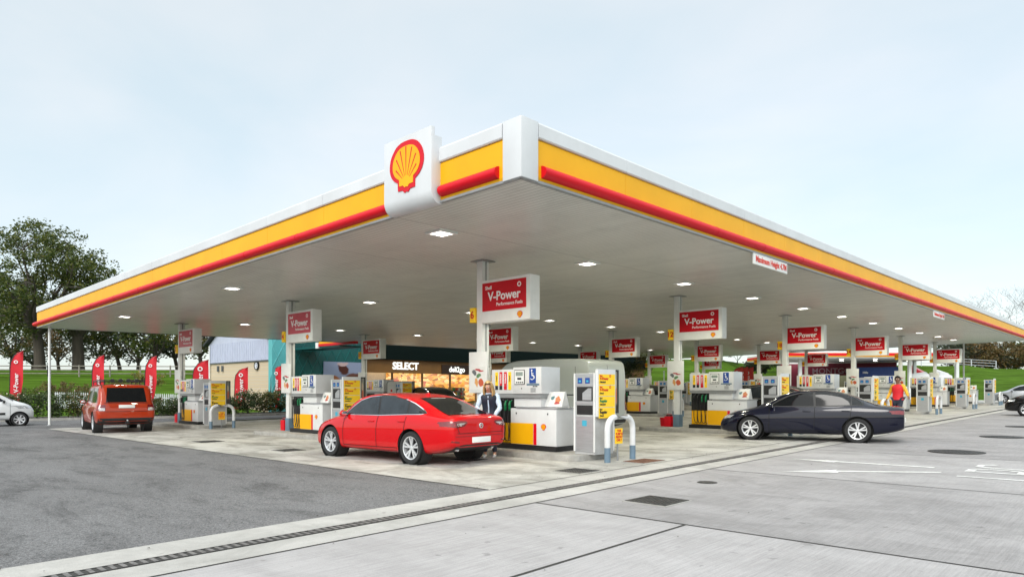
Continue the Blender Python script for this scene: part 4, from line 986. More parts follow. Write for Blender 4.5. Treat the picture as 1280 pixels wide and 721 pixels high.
h = hit('top', 1.28, 0); mb = MB(); mb.box(h.x-.02, -.2, h.z-.012, h.x, .2, h.z+.008, pm('brake_strip', (.8, .75, .7), .3)); mb.build('high_brake_light', red)
patch('tailgate_seam', strip((-.66, .66), (.66, .66), .010), 'rear', SEAM, .007, .06)
patch('tailgate_seam', strip((.60, .66), (.70, .90), .010), 'rear', SEAM, .007, .05)
patch('bumper_crease_shade', strip((.70, .60), (-.70, .60), .012), 'rear', pm('red_shadowline', (.25, .002, .004), .3), .006, .06)  # flat strip; the crease's shade is put into its darker red
patch('reflector', [(.60, .47), (.76, .49), (.75, .52), (.60, .50)], 'rear', LAMPR, .006, .05)
patch('fuel_flap', strip((1.18, .93), (.97, .93), .008), 'side', SEAM, .007, .05, sides=(-1,))
h = hit('rear', .45, .33)
for s in (-1, 1): mb = MB(); mb.tube([(h.x+.05, s*.5, .33), (h.x-.015, s*.5, .33)], .035, CHROME, 12); mb.build('exhaust_tip', red, smooth=True)
# dark saloon driving past
NAVY = carpaint('navy_paint', (.004, .005, .016), .2, .0)
make_car('passing_car', 'dark navy saloon driving left across the apron in front of the pumps', 'car', saloon(NAVY, L=4.75, H=1.42, notch=1, plate_r=.6, chromem=TRIMB, glass=GLASSD), W(12.35, .15), dirv+R(14), 'cars on the forecourt')
# black car whose nose enters at the right
BLK = carpaint('black_paint', (.006, .006, .007), .18)
make_car('black_car', 'black car entering at the right edge of the photograph, nose towards the pumps', 'car', saloon(BLK, L=4.5, W_=1.8, H=1.60), W(33.3, -3.95), dirv+R(4), 'cars on the forecourt')
SILP = carpaint('silver_paint', (.42, .44, .47), .28, .6)
make_car('silver_car', 'silver saloon parked beyond the last hoop barrier at the far right', 'car', saloon(SILP, L=4.75, W_=1.8, H=1.46, notch=1), W(59.2, .35), dirv+R(5), 'cars on the forecourt')
DKB = carpaint('dark_blue_paint', (.012, .016, .03), .22, .2)
make_car('dark_car', 'dark car with its back showing between the far terminals and the silver saloon', 'car', saloon(DKB, L=4.2, W_=1.72, H=1.44), W(56.5, 5.5), dirv-R(35), 'cars on the forecourt')
make_car('dark_car', 'black hatchback at the far side of the pump behind the passing saloon', 'car', saloon(BLK, L=4.4, W_=1.82, H=1.60), W(16.7, 3.3), dirv, 'cars at the pumps')
make_car('dark_car', 'black car standing between the red hatchback and the shop front', 'car', saloon(BLK, L=4.4, W_=1.8, H=1.62), W(14.9, 20.2), dirv-R(8), 'cars at the pumps')
make_car('dark_car', 'black car behind the grey van, in front of the far grass', 'car', saloon(BLK, L=4.6, W_=1.9, H=1.7), W(26.8, 15.2), dirv, 'cars at the pumps')
# orange off-roader with roof rack
ORG = carpaint('orange_paint', (.38, .032, .006), .28, .0)
def boxy(paint, L, W_, H, hood, **kw):
    rearx = kw.pop('rx', .25)
    sp = dict(L=L, W=W_, paint=paint,
        top=[(0, .80), (.02, 1.08), (.06, 1.20), (.12, 1.36), (rearx, H-.13), (rearx+.10, H-.03), (rearx+.3, H-.005), (L*.35, H), (hood-.95, H-.02), (hood-.75, H-.08), (hood-.1, 1.22), (hood+.05, 1.12), (hood+.3, 1.08), (L-.25, 1.0), (L-.08, .92), (L, .70)],
        belt=[(0, .76), (.05, 1.02), (.2, 1.08), (hood-.3, 1.05), (L-.4, .95), (L, .66)],
        plan=[(0, W_/2*.88), (.04, W_/2*.94), (.15, W_/2*.98), (.4, W_/2), (L-.7, W_/2*.99), (L-.3, W_/2*.93), (L-.08, W_/2*.84), (L, W_/2*.72)],
        zb=[(0, .45), (.3, .34), (.8, .28), (L-.8, .28), (L, .38)], R=.37, axles=[.95, L-.9], tumble=.86, roofr=.8,
        screen=[(hood-.08, -.68), (hood-.04, 0), (hood-.08, .68), (hood-.74, .60), (hood-.72, 0), (hood-.74, -.60)],
        rearglass=[(-.66, 1.13), (.66, 1.13), (.60, H-.14), (-.60, H-.14)], rearmode='rear', mirror=(hood-.45, 1.08), handles=[(L*.52, 1.0), (L*.32, 1.0)], plate_r=.93, plate_f=.5, glass=GLASSL, mirc=1)
    sp['windows'] = [[(hood-.35, 1.11), (hood-.82, H-.15), (L*.5+.05, H-.14), (L*.5+.05, 1.11)], [(L*.5-.02, 1.11), (L*.5-.02, H-.14), (L*.28, H-.14), (L*.28, 1.11)], [(L*.28-.08, 1.12), (L*.28-.08, H-.14), (.45, H-.16), (.34, 1.12)]]
    sp['patches'] = [('door_seam', strip((a, 1.05), (a, .42)), 'side', SEAM) for a in (L*.5+.01, hood-.2, L*.28)]+[
        ('tail_light', [(.68, .82), (.68, 1.04), (.90, 1.04), (.90, .82)], 'rear', LAMPR), ('tail_light_side', [(.02, .84), (.02, 1.02), (.14, 1.02), (.14, .84)], 'side', LAMPR),
        ('rear_bumper', [(-.9, .36), (.9, .36), (.9, .56), (-.9, .56)], 'rear', TRIMB), ('headlight', [(.55, .80), (.55, .93), (.82, .93), (.82, .80)], 'front', LAMPC), ('grille', [(-.45, .62), (.45, .62), (.45, .74), (-.45, .74)], 'front', TRIMB)]
    sp.update(kw); return sp
suv, patch, hit = make_car('off_roader', 'orange off-roader with roof rack seen from behind at the left', 'car', boxy(ORG, 4.75, 1.96, 1.80, 3.55, ww=.25, arms=1, plate_r=.98), W(1.12, 22.7), dirv-R(8), 'cars at the pumps')
patch('light_cluster', [(.70, .83), (.70, .93), (.88, .93), (.88, .83)], 'rear', LAMPRG, .009)
patch('tailgate_seam', strip((-.68, .80), (.68, .80), .012), 'rear', SEAM, .008); patch('tailgate_seam', strip((-.72, 1.10), (.72, 1.10), .012), 'rear', SEAM, .008)
patch('vent', [(3.0, .82), (3.0, .96), (3.12, .96), (3.12, .82)], 'side', TRIMB, .008)
rk = MB()
for s in (-1, 1): rk.tube([(-1.9, s*.66, 1.90), (.7, s*.66, 1.90)], .02, TRIMB, 8); rk.tube([(-1.9, s*.66, 1.95), (.7, s*.66, 1.95)], .014, TRIMB, 8)
for k in range(12): x = -1.9+k*.236; rk.tube([(x, -.66, 1.90), (x, .66, 1.90)], .013, TRIMB, 6); 
for x in (-1.9, -1.0, -.2, .7):
    for s in (-1, 1): rk.tube([(x, s*.66, 1.76), (x, s*.66, 1.95)], .016, TRIMB, 6)
rk.tube([(-1.9, -.66, 1.95), (-1.9, .66, 1.95)], .014, TRIMB, 8); rk.build('roof_rack', suv, smooth=True)
for y in (-.4, -.13, .13, .4): mb = MB(); mb.lathe([(0, 0), (.07, 0), (.08, .04), (.05, .08), (0, .08)], TRIMB, 12, 'x', (-1.95, y, 1.92)); mb.build('rack_lamp', suv, smooth=True)
mb = MB(); mb.box(-2.5, -.06, .36, -2.36, .06, .44, TRIMB); mb.ball((-2.5, 0, .47), .035, SILV, 8); mb.build('tow_hitch', suv)
mb = MB(); mb.tube([(-2.12, .78, 1.1), (-2.06, .76, 1.75)], .012, TRIMB, 6); mb.tube([(-2.05, .3, 1.12), (-2.03, .3, 1.7)], .01, TRIMB, 6); mb.build('ladder', suv)
# white van-like car at the left edge
WHC = carpaint('white_paint', (.70, .71, .72), .28)
wc, patch, hit = make_car('white_car', 'small white car whose front half enters at the left edge', 'car', boxy(WHC, 4.1, 1.70, 1.62, 3.38, R=.31, axles=[.8, 3.52], ww=.2, spokes=7, arms=1, mirc=0, tumble=.84, R_=0), (0, 0, 0), 0, 'cars on the forecourt')
patch('side_moulding', [(.9, .52), (.9, .62), (3.0, .62), (3.0, .52)], 'side', TRIMB, .010)
hd = R(43); cx_, cy_ = -22.3-math.cos(hd)*1.47-math.sin(hd)*.74, 30.9-math.sin(hd)*1.47+math.cos(hd)*.74
wc.location = (cx_, cy_, gz(cx_, cy_)); wc.rotation_euler = (0, 0, hd)
# big grey van
VANP = carpaint('grey_van_paint', (.37, .395, .375), .4, .0)
van_sp = boxy(VANP, 5.3, 2.0, 2.40, 4.5, ww=.22, plate_r=.75, plate_f=.5, arms=1, spokes=6, R=.34, rx=.10)
van_sp['top'] = [(0, .9), (.02, 1.6), (.05, 2.15), (.12, 2.33), (.3, 2.39), (1.5, 2.42), (3.0, 2.40), (3.35, 2.32), (3.6, 2.15), (4.35, 1.35), (4.5, 1.24), (4.8, 1.14), (5.15, 1.02), (5.3, .72)]
van_sp['belt'] = [(0, .86), (.05, 1.2), (.2, 1.28), (4.3, 1.16), (4.8, 1.0), (5.3, .66)]
van_sp['screen'] = [(4.30, -.78), (4.36, 0), (4.30, .78), (3.62, .72), (3.58, 0), (3.62, -.72)]
van_sp['windows'] = [[(4.15, 1.28), (3.62, 1.95), (3.15, 1.98), (3.15, 1.28)]]
van_sp['rearglass'] = None; van_sp['mirror'] = (3.95, 1.35); van_sp['handles'] = [(3.0, 1.1), (.9, 1.15)]
van_sp['patches'] = [('door_seam', strip((a, 2.15), (a, .4)), 'side', SEAM) for a in (3.08, 4.2, 1.75, .55)]+[('door_seam', strip((1.75, 1.32), (.25, 1.32), .03), 'side', SEAM), ('door_seam', strip((0, 2.2), (0, .5)), 'rear', SEAM),
    ('tail_light', [(.80, .85), (.80, 1.35), (.92, 1.35), (.92, .85)], 'rear', LAMPR), ('rear_bumper', [(-.95, .38), (.95, .38), (.95, .58), (-.95, .58)], 'rear', TRIMB), ('headlight', [(.6, .80), (.6, .98), (.9, .98), (.9, .80)], 'front', LAMPC), ('grille', [(-.5, .6), (.5, .6), (.5, .8), (-.5, .8)], 'front', TRIMB)]
van_sp['box'] = 1; van_sp['tumble'] = .955; van_sp['roofr'] = .95
make_car('delivery_van', 'large plain grey van parked behind the nearest pump', 'van', van_sp, W(9.0, 7.35), dirv, 'cars at the pumps')
# ------------------------------------------------------------ people (skin modifier bodies)
SKIN = pm('skin', (.50, .27, .18), .5, var=.08, scale=12); SKIN2 = pm('skin_dark', (.20, .10, .06), .5, var=.08)
def skinmesh(name, verts, edges, m, parent, sub=2, root=0):
    me = bpy.data.meshes.new(name); me.from_pydata([v[0] for v in verts], edges, [])
    o = link(name, me, None); o.modifiers.new('k', 'SKIN'); sl = me.skin_vertices[0].data
    for i, v in enumerate(verts):
        r = v[1]; sl[i].radius = r if isinstance(r, tuple) else (r, r)
    sl[root].use_root = True
    s = o.modifiers.new('s', 'SUBSURF'); s.levels = sub; s.render_levels = sub
    out = eval_mesh(o); bpy.data.objects.remove(o)
    out.materials.clear(); out.materials.append(m); out.polygons.foreach_set('material_index', [0]*len(out.polygons)); shade(out, True, 180); out.name = name
    return link(name, out, parent)
def person(label, loc, rz, J, skin, top_m, leg_m, hair_m, shoe_m, hair='short', vest=None, sleeve_m=None, cat='person', size=1.0):
    """J: joints in metres for a 1.75 m figure facing +x, y left"""
    t = thing('person', label, cat, loc, rz); t.scale = (size,)*3
    V = []; E = []
    def v(p, r): V.append((p, r)); return len(V)-1
    def e(a, b): E.append((a, b))
    pel = v(J['pelvis'], (.13, .15)); wa = v(J['waist'], (.10, .13)); ch = v(J['chest'], (.11, .155)); nk = v(J['neck'], .052); 
    hb = v(J['headb'], .062); 
    e(pel, wa); e(wa, ch); e(ch, nk); e(nk, hb)
    for s in 'LR':
        sh = v(J['sh'+s], .055); el = v(J['el'+s], .04); wr = v(J['wr'+s], .027); e(ch, sh); e(sh, el); e(el, wr)
        d = (Vector(J['wr'+s])-Vector(J['el'+s])).normalized(); up = Vector((0, 0, 1)); side = d.cross(up)
        if side.length < .1: side = Vector((0, 1, 0))
        side.normalize(); W0 = Vector(J['wr'+s]); pa = v(tuple(W0+d*.055), (.026, .018)); e(wr, pa)
        n2 = side.cross(d).normalized()
        for q, ln in ((-.024, .066), (-.008, .078), (.008, .074), (.024, .058)):
            b0 = v(tuple(W0+d*.085+side*q), .0095); b1 = v(tuple(W0+d*(.085+ln*.5)+side*q*1.15-n2*.008), .0085); b2 = v(tuple(W0+d*(.085+ln*.85)+side*q*1.1-n2*.026), .007); e(pa, b0); e(b0, b1); e(b1, b2)
        sg = 1 if s == 'L' else -1
        t0 = v(tuple(W0+d*.045-side*.034), .011); t1 = v(tuple(W0+d*.08-side*.05), .009); e(pa, t0); e(t0, t1)
        hp = v(J['hip'+s], .085); kn = v(J['kn'+s], .055); an = v(J['an'+s], .038); he = v((J['an'+s][0]+.05, J['an'+s][1], J['an'+s][2]-.045), .035); to = v((J['an'+s][0]+.15, J['an'+s][1], J['an'+s][2]-.055), .025)
        e(pel, hp); e(hp, kn); e(kn, an); e(an, he); e(he, to)
    # head: kept in the same continuous figure
    H = Vector(J['head']); hm = v(tuple(H), (.078, .088)); ht = v(tuple(H+Vector((-.005, 0, .075))), (.065, .070)); e(hb, hm); e(hm, ht)
    body = skinmesh('body', V, E, skin, t)
    f = Vector(J.get('face', (1, 0, 0))).normalized(); sd_ = Vector((0, 0, 1)).cross(f).normalized(); upv = f.cross(sd_).normalized()
    fm = MB()
    c = H+f*.082-upv*.005; fm.tube([c+upv*.02, c+f*.02-upv*.012, c-f*.0-upv*.02], [.007, .011, .008], skin, 8); fm.build('nose', body, smooth=True)
    for s in (-1, 1):
        m1 = MB(); c = H+f*.072+sd_*s*.031+upv*.022; m1.ball(c, .0115, TEXTW, 8); m1.ball(c+f*.007, .006, BLACK, 6); m1.build('eye', body, smooth=True)
        m1 = MB(); c = H+sd_*s*.080; m1.ball(c, (.014, .010, .026), skin, 8); m1.build('ear', body, smooth=True)
        m1 = MB(); c = H+f*.083+sd_*s*.031+upv*.042; m1.tube([c-sd_*.018, c+sd_*.018], .003, hair_m, 5); m1.build('eyebrow', body)
    m1 = MB(); c = H+f*.080-upv*.042; m1.tube([c-sd_*.02-f*.004, c, c+sd_*.02-f*.004], .005, pm('lips', (.35, .09, .07), .5), 6); m1.build('mouth', body, smooth=True)
    # hair
    hm_ = MB()
    bm = bmesh.new(); bmesh.ops.create_icosphere(bm, subdivisions=3, radius=1)
    for q in bm.verts:
        p = q.co.copy(); fr = p.x; 
        k = (.098 if p.x < .2 else .088)+.008*noise.noise(p*6)
        q.co = H+f*(p.x*k*1.02-.012)+sd_*(p.y*k*.98)+upv*(p.z*k*1.12+.028)
    dele = [q for q in bm.verts if (q.co-H).dot(f) > .028 and (q.co-H).dot(upv) < .088] + [q for q in bm.verts if (q.co-H).dot(upv) < -.035 and (q.co-H).dot(f) > -.03]
    bmesh.ops.delete(bm, geom=list(set(dele)), context='VERTS')
    hme = bpy.data.meshes.new('hair'); bm.to_mesh(hme); bm.free(); hme.materials.append(hair_m); shade(hme, True, 180)
    so_ = link('hair', hme, t); mdf = so_.modifiers.new('t', 'SOLIDIFY'); mdf.thickness = .012; mdf.offset = 0
    if hair == 'long':
        random.seed(4)
        for s in (-1, 1):
            m1 = MB()
            for q in range(11):
                a = q/10; off = sd_*s*(.078+.02*math.sin(a*3))-f*(.055*a-.05*(1-a))
                p0 = H+off+upv*.05; m1.tube(crv([p0, p0+sd_*s*.018-upv*.10, p0+sd_*s*(.012+random.uniform(0, .02))-upv*.19+f*.012, p0-upv*.27+f*.02+sd_*s*random.uniform(-.01, .01)], 3), [.018]*7+[.016, .012, .004][:3], hair_m, 6)
            m1.build('hair_lock', so_, smooth=True)
        m1 = MB()
        for q in range(9):
            a = (q/8-.5)*2; p0 = H-f*.075+sd_*a*.07+upv*.03; m1.tube(crv([p0, p0-upv*.12-f*.01, p0-upv*.26-f*.005], 3), [.022]*5+[.015, .006], hair_m, 6)
        m1.build('hair_back', so_, smooth=True)
    # clothes: a little larger than the limbs
    def J_(k): return J[k]
    Vt = []; Et = []
    def a_(p, r): Vt.append((p, r)); return len(Vt)-1
    P = Vector(J['pelvis']); pe = a_(tuple(P+Vector((0, 0, -.02))), (.145, .172)); w_ = a_(J['waist'], (.122, .152)); c_ = a_(J['chest'], (.132, .172)); n_ = a_(tuple(Vector(J['chest']).lerp(Vector(J['neck']), .72)), .068)
    Et += [(pe, w_), (w_, c_), (c_, n_)]
    def loft(name, rings, m, n=20):
        mb = MB(); vs = []; R_ = crv([tuple(c)+(0,) if len(c) == 2 else tuple(c) for c, _ in rings], 3); rad = crv([(a, b, 0) for _, (a, b) in rings], 3)
        for c, r in zip(R_, rad):
            for k in range(n): w = 2*math.pi*k/n; vs.append((c[0]+r[0]*math.cos(w)*(1+.02*math.sin(5*w+c[2]*40)), c[1]+r[1]*math.copysign(abs(math.sin(w))**.85, math.sin(w)), c[2]+.004*math.sin(w*4)))
        N = len(R_); mb.add(vs, [(i*n+k, i*n+(k+1) % n, (i+1)*n+(k+1) % n, (i+1)*n+k) for i in range(N-1) for k in range(n)]+[tuple(range(n)), tuple((N-1)*n+k for k in range(n))], m)
        return mb.build(name, t, smooth=True)
    ch_, nk_, wst_ = Vector(J['chest']), Vector(J['neck']), Vector(J['waist'])
    def torso(g, low=-.07): return [(P+Vector((0, 0, low)), (.132+g, .168+g)), (wst_, (.112+g, .150+g)), (ch_, (.122+g, .176+g)), (ch_.lerp(nk_, .45), (.108+g, .186+g)), (ch_.lerp(nk_, .72), (.088+g, .140+g*.6)), (ch_.lerp(nk_, .97), (.062+g*.4, .068+g*.4))]
    loft('top', torso(0), top_m)
    for s in 'LR':
        sh_, el_, wr_ = Vector(J['sh'+s]), Vector(J['el'+s]), Vector(J['wr'+s]); inn = sh_.lerp(ch_, .25)+Vector((0, 0, .03))
        path = crv([tuple(inn), tuple(sh_+Vector((0, 0, -.01))), tuple(sh_.lerp(el_, .5)), tuple(el_), tuple(el_.lerp(wr_, .5)), tuple(wr_.lerp(el_, .04))], 3)
        rr_ = [.070, .071, .070, .068, .066, .062, .060, .057, .055, .053, .050, .047, .045, .041, .037, .034][:len(path)]
        rr_ = [r*(1+.05*math.sin(k*2.1)) for k, r in enumerate(rr_)]+[.034]*(len(path)-len(rr_))
        m1 = MB(); m1.tube(path, rr_, sleeve_m or top_m, 12); m1.build('sleeve', t, smooth=True)
    if vest:
        loft('gilet', torso(.020, -.03)[:5]+[(ch_.lerp(nk_, .86), (.072, .082))], vest)
        if vest is not top_m and sleeve_m is None:
            m1 = MB(); m1.tube([ch_.lerp(nk_, .6)+Vector((.112, 0, 0)), ch_+Vector((.134, 0, .0)), wst_+Vector((.127, 0, 0)), P+Vector((.142, 0, -.02))], .014, top_m, 8); m1.build('shirt_front', t, smooth=True)
    Vl = [(J['pelvis'], (.142, .165))]; El = []
    for s in 'LR':
        i0 = len(Vl); h_, k_, a__ = Vector(J['hip'+s]), Vector(J['kn'+s]), Vector(J['an'+s])
        Vl += [(tuple(h_), .100), (tuple(h_.lerp(k_, .5)), .088), (tuple(k_), .070), (tuple(k_.lerp(a__, .55)), .062), (tuple(a__+Vector((0, 0, .02))), .056)]
        El += [(0, i0), (i0, i0+1), (i0+1, i0+2), (i0+2, i0+3), (i0+3, i0+4)]
    skinmesh('trousers', Vl, El, leg_m, t)
    for s in 'LR':
        a = Vector(J['an'+s]); skinmesh('shoe', [(tuple(a+Vector((-.04, 0, -.045))), (.042, .045)), (tuple(a+Vector((.05, 0, -.05))), (.040, .045)), (tuple(a+Vector((.15, 0, -.06))), (.036, .030)), (tuple(a+Vector((.19, 0, -.064))), (.026, .022))], [(0, 1), (1, 2), (2, 3)], shoe_m, t)
    return t
def pose(**k):
    J = dict(pelvis=(0, 0, .95), waist=(.0, 0, 1.10), chest=(.0, 0, 1.30), neck=(.0, 0, 1.48), headb=(.02, 0, 1.54), head=(.035, 0, 1.63),
             shL=(0, .17, 1.41), shR=(0, -.17, 1.41), elL=(-.02, .23, 1.14), elR=(-.02, -.23, 1.14), wrL=(.08, .24, .92), wrR=(.08, -.24, .92),
             hipL=(0, .09, .90), hipR=(0, -.09, .90), knL=(.02, .10, .50), knR=(.02, -.10, .50), anL=(-.01, .11, .09), anR=(-.01, -.11, .09))
    J.update(k); return J
SHIRT = pm('pale_blue_shirt', (.50, .60, .72), .8, var=.12, scale=10, bump=.3); GILET = pm('navy_gilet', (.012, .018, .035), .6, var=.2, scale=14, bump=.4)
DENIM = pm('dark_denim', (.02, .026, .045), .8, var=.2, scale=18, bump=.3); BLOND = pm('blond_hair', (.42, .27, .11), .5, var=.3, scale=30, stretch=(1, 1, .2)); DKHAIR = pm('dark_hair', (.015, .012, .010), .5, var=.3)
SHOEW = pm('white_shoe', (.68, .67, .65), .6, var=.1); SHOEK = pm('black_shoe', (.02, .02, .02), .5)
wom = W(3.02, 3.72); face_dir = math.atan2(-UY, -UX)
person('woman with long blond hair in dark gilet and pale blue shirt behind the red car', wom, math.atan2(-wom.y, -wom.x)+R(-12),
       pose(chest=(.06, 0, 1.29), neck=(.10, 0, 1.46), headb=(.14, 0, 1.51), head=(.175, 0, 1.59), face=(1, -.15, -.38), shL=(.07, .17, 1.39), shR=(.07, -.17, 1.39), elL=(.12, .25, 1.13), elR=(.10, -.27, 1.13), wrL=(.30, .17, .96), wrR=(.32, -.16, 1.0)),
       SKIN, SHIRT, DENIM, BLOND, SHOEW, 'long', GILET, size=.985)
REDJ = pm('red_jacket', (.62, .01, .02), .6, var=.12, scale=8, bump=.3); YSL = pm('yellow_sleeve', (.72, .38, .02), .6, var=.15, scale=8)
pm_ = W(20.9, -.02)
person('person in red jacket with yellow sleeves walking beside the dark passing saloon', pm_, math.atan2(-pm_.y, -pm_.x)-R(20),
       pose(elL=(.06, .31, 1.17), wrL=(.25, .42, 1.04), elR=(-.05, -.29, 1.15), wrR=(.12, -.33, .93), knL=(.18, .10, .52), anL=(.16, .11, .10), knR=(-.04, -.10, .50), anR=(-.26, -.11, .13), face=(1, .3, 0)),
       SKIN2, REDJ, DENIM, DKHAIR, SHOEK, vest=REDJ, sleeve_m=YSL, size=1.06)
GHOOD = pm('grey_hoodie', (.22, .23, .23), .9, var=.12, scale=8, bump=.3); BTR = pm('black_trousers', (.012, .013, .018), .8)
gm = W(44.0, 2.15)
person('person in grey hooded top and black trousers using a far payment terminal, seen from behind', gm, math.atan2(gm.y, gm.x)-R(10),
       pose(elL=(.12, .27, 1.20), wrL=(.34, .16, 1.22), elR=(.12, -.27, 1.20), wrR=(.34, -.14, 1.22), anL=(0, .17, .09), anR=(0, -.17, .09), knL=(.02, .14, .5), knR=(.02, -.14, .5), face=(1, 0, -.3)),
       SKIN, GHOOD, BTR, pm('brown_hair', (.10, .06, .035), .6, var=.2), SHOEK, size=1.02)

# ------------------------------------------------------------ shop and buildings
BRICK = bpy.data.materials.new('cream_brick'); BRICK.use_nodes = True; nt, p = nodes_of(BRICK)
tcn = nt.nodes.new('ShaderNodeTexCoord'); mpn = nt.nodes.new('ShaderNodeMapping'); mpn.inputs['Rotation'].default_value = (R(90), 0, 0); br = nt.nodes.new('ShaderNodeTexBrick')
br.inputs['Color1'].default_value = (.55, .40, .24, 1); br.inputs['Color2'].default_value = (.62, .47, .30, 1); br.inputs['Mortar'].default_value = (.50, .44, .36, 1); br.inputs['Scale'].default_value = 4.5; br.inputs['Mortar Size'].default_value = .015
nt.links.new(tcn.outputs['Object'], mpn.inputs[0]); nt.links.new(mpn.outputs[0], br.inputs[0]); nt.links.new(br.outputs[0], p.inputs['Base Color']); p.inputs['Roughness'].default_value = .85
CLAD = pm('pale_blue_cladding', (.46, .49, .62), .5, var=.06, scale=2)
TEAL = pm('teal_panel', (.008, .13, .125), .4, var=.25, scale=.5); TEALD = pm('dark_teal_panel', (.004, .075, .072), .4, var=.2, scale=.6); TEALP = pm('pale_teal_line', (.16, .52, .54), .5); 
ROOFM = pm('roof_sheet', (.10, .11, .12), .6, var=.1)
def UVbox(mb, u0, v0, z0, u1, v1, z1, m): mb.box(u0, v0, z0, u1, v1, z1, m)
gb = 0.10
bld = thing('brick_building', 'cream brick building with pale blue cladding above, left of the teal wall', 'building', W(0, 0, 0), ROT)
BZ = W(12, 36).z-W(0, 0).z; BB = W(16, 45).z
mb = MB(); mb.box(16.0, 39.0, BB-.8, 26, 49.4, 3.70, BRICK); mb.build('wall', bld)
mb = MB(); mb.prism([(39.0, 3.70), (49.4, 3.70), (49.4, 5.2), (44.2, 7.9), (39.0, 5.2)], 15.95, 26, CLAD, axis='x')
y = 39.1
while y < 49.3: mb.box(15.92, y, 3.72, 15.95, y+.04, 5.2, CLAD); y += .30
mb.build('cladding', bld)
mb = MB(); mb.prism([(38.7, 5.08), (44.2, 7.95), (49.8, 5.05), (49.8, 5.22), (44.2, 8.13), (38.7, 5.26)], 15.6, 26.2, pm('dark_roof', (.03, .033, .038), .6), axis='x'); mb.build('roof', bld)
mb = MB(); mb.box(15.90, 39.0, 3.62, 15.99, 49.4, 3.71, ROOFM); mb.build('flashing', bld)
mb = MB(); mb.tube([(15.88, 49.2, BB-.5), (15.88, 49.2, 5.1)], .06, OFFW, 8); mb.build('drainpipe', bld)
for yy in (47.6, 46.8): mb = MB(); mb.box(15.86, yy, 3.0, 15.99, yy+.16, 3.45, ROOFM); mb.build('wall_vent', bld)
ws = thing('wall_sign', 'small round white sign with dark rim on the cream brick wall', 'sign', W(0, 0, 0), ROT)
mb = MB(); mb.lathe([(0, 15.90), (.25, 15.90), (.25, 15.99)], TEXTW, 24, 'x', (0, 41.1, 3.32)); mb.build('disc', ws)
mb = MB(); mb.lathe([(.24, 15.99), (.24, 15.87), (.32, 15.87), (.32, 15.99)], BLACK, 24, 'x', (0, 41.1, 3.32)); mb.build('rim', ws)
text('number', '5', .4, BLUE, ws, (15.893, 41.1, 3.32), '-x', bold=.01)
# teal lattice building
tb = thing('teal_wall', 'teal panelled wall with diamond lattice lines left of the shop', 'wall', W(0, 0, 0), ROT)
mb = MB(); mb.box(14.3, 35.6, BZ-.5, 15.9, 36.1, BZ+6.3, pm('pale_teal_panel', (.10, .42, .44), .45, var=.12, scale=.8)); mb.build('lattice_panel', tb)
mb = MB(); mb.box(15.9, 35.6, BZ-.5, 21.6, 36.1, BZ+6.3, TEALD); mb.build('dark_panel', tb)
mb = MB()
for k in range(-6, 16):
    for sg in (-1, 1):
        P = []
        x0 = 14.3+k*.75; pts = []
        a, b = (x0, BZ+.2), (x0+sg*3.2, BZ+6.2)
        # clip to the panel
        def clip(a, b, lo, hi):
            if abs(b[0]-a[0]) < 1e-6: return None
            t0, t1 = sorted(((lo-a[0])/(b[0]-a[0]), (hi-a[0])/(b[0]-a[0]))); t0 = max(0, t0); t1 = min(1, t1)
            return None if t0 >= t1 else ((a[0]+(b[0]-a[0])*t0, a[1]+(b[1]-a[1])*t0), (a[0]+(b[0]-a[0])*t1, a[1]+(b[1]-a[1])*t1))
        for lo, hi, mm in ((14.3, 15.9, TEALP), (15.9, 21.6, TEAL)):
            c = clip(a, b, lo, hi)
            if c: mb.prism(strip(c[0], c[1], .03), 35.57, 35.598, mm, axis='y')
mb.build('lattice', tb, merge=False)
CUP = poster_mat('drink_print', (.24, .28, .40), [((.07, .015, .01), (.5, .5, .66), (.13, 9, .26)), ((.50, .36, .36), (.5, .5, .90), (.14, 9, .06)), ((.12, .045, .03), (.78, .5, .22), (.28, 9, .28)), ((.30, .10, .03), (.22, .5, .25), (.18, 9, .18)), ((.05, .12, .03), (.45, .5, .12), (.2, 9, .08)), ((.25, .27, .34), (.2, .5, .03), (.5, 9, .05))])
ds = thing('drink_poster', 'large wall poster of a cold drink and snacks on the dark teal wall', 'poster', W(0, 0, 0), ROT)
mb = MB(); mb.box(18.1, 35.50, BZ+1.9, 21.3, 35.55, BZ+3.55, CUP); mb.build('print', ds)
# shop
MAR = pm('brown_fascia', (.20, .095, .025), .45, var=.12, scale=1.5)
def lit_mat(name, c, s):
    m = bpy.data.materials.new(name); m.use_nodes = True; nt, p = nodes_of(m); t = nt.nodes.new('ShaderNodeTexCoord'); n = nt.nodes.new('ShaderNodeTexVoronoi'); n.inputs['Scale'].default_value = 2.2
    mp_ = nt.nodes.new('ShaderNodeMapping'); mp_.inputs['Scale'].default_value = (1, 1, 2.2); nt.links.new(t.outputs['Object'], mp_.inputs[0]); nt.links.new(mp_.outputs[0], n.inputs[0])
    r = nt.nodes.new('ShaderNodeValToRGB'); e = r.color_ramp.elements; e[0].position = 0; e[0].color = (.35, .12, .02, 1); e[1].position = 1; e[1].color = (1, .72, .22, 1)
    for pos, cc in ((.3, (.9, .42, .06, 1)), (.55, (1, .60, .14, 1)), (.7, (.5, .08, .03, 1)), (.8, (1, .8, .4, 1))): q = r.color_ramp.elements.new(pos); q.color = cc
    sp_ = nt.nodes.new('ShaderNodeSeparateColor'); nt.links.new(n.outputs['Color'], sp_.inputs[0]); nt.links.new(sp_.outputs[0], r.inputs[0]); nt.links.new(r.outputs[0], p.inputs['Emission Color']); nt.links.new(r.outputs[0], p.inputs['Base Color']); p.inputs['Emission Strength'].default_value = s
    return m
LIT = lit_mat('lit_interior', None, .55); CEILG = pm('shop_lamp', (1, .85, .5), .4, emit=(1, .72, .30), es=1.6)
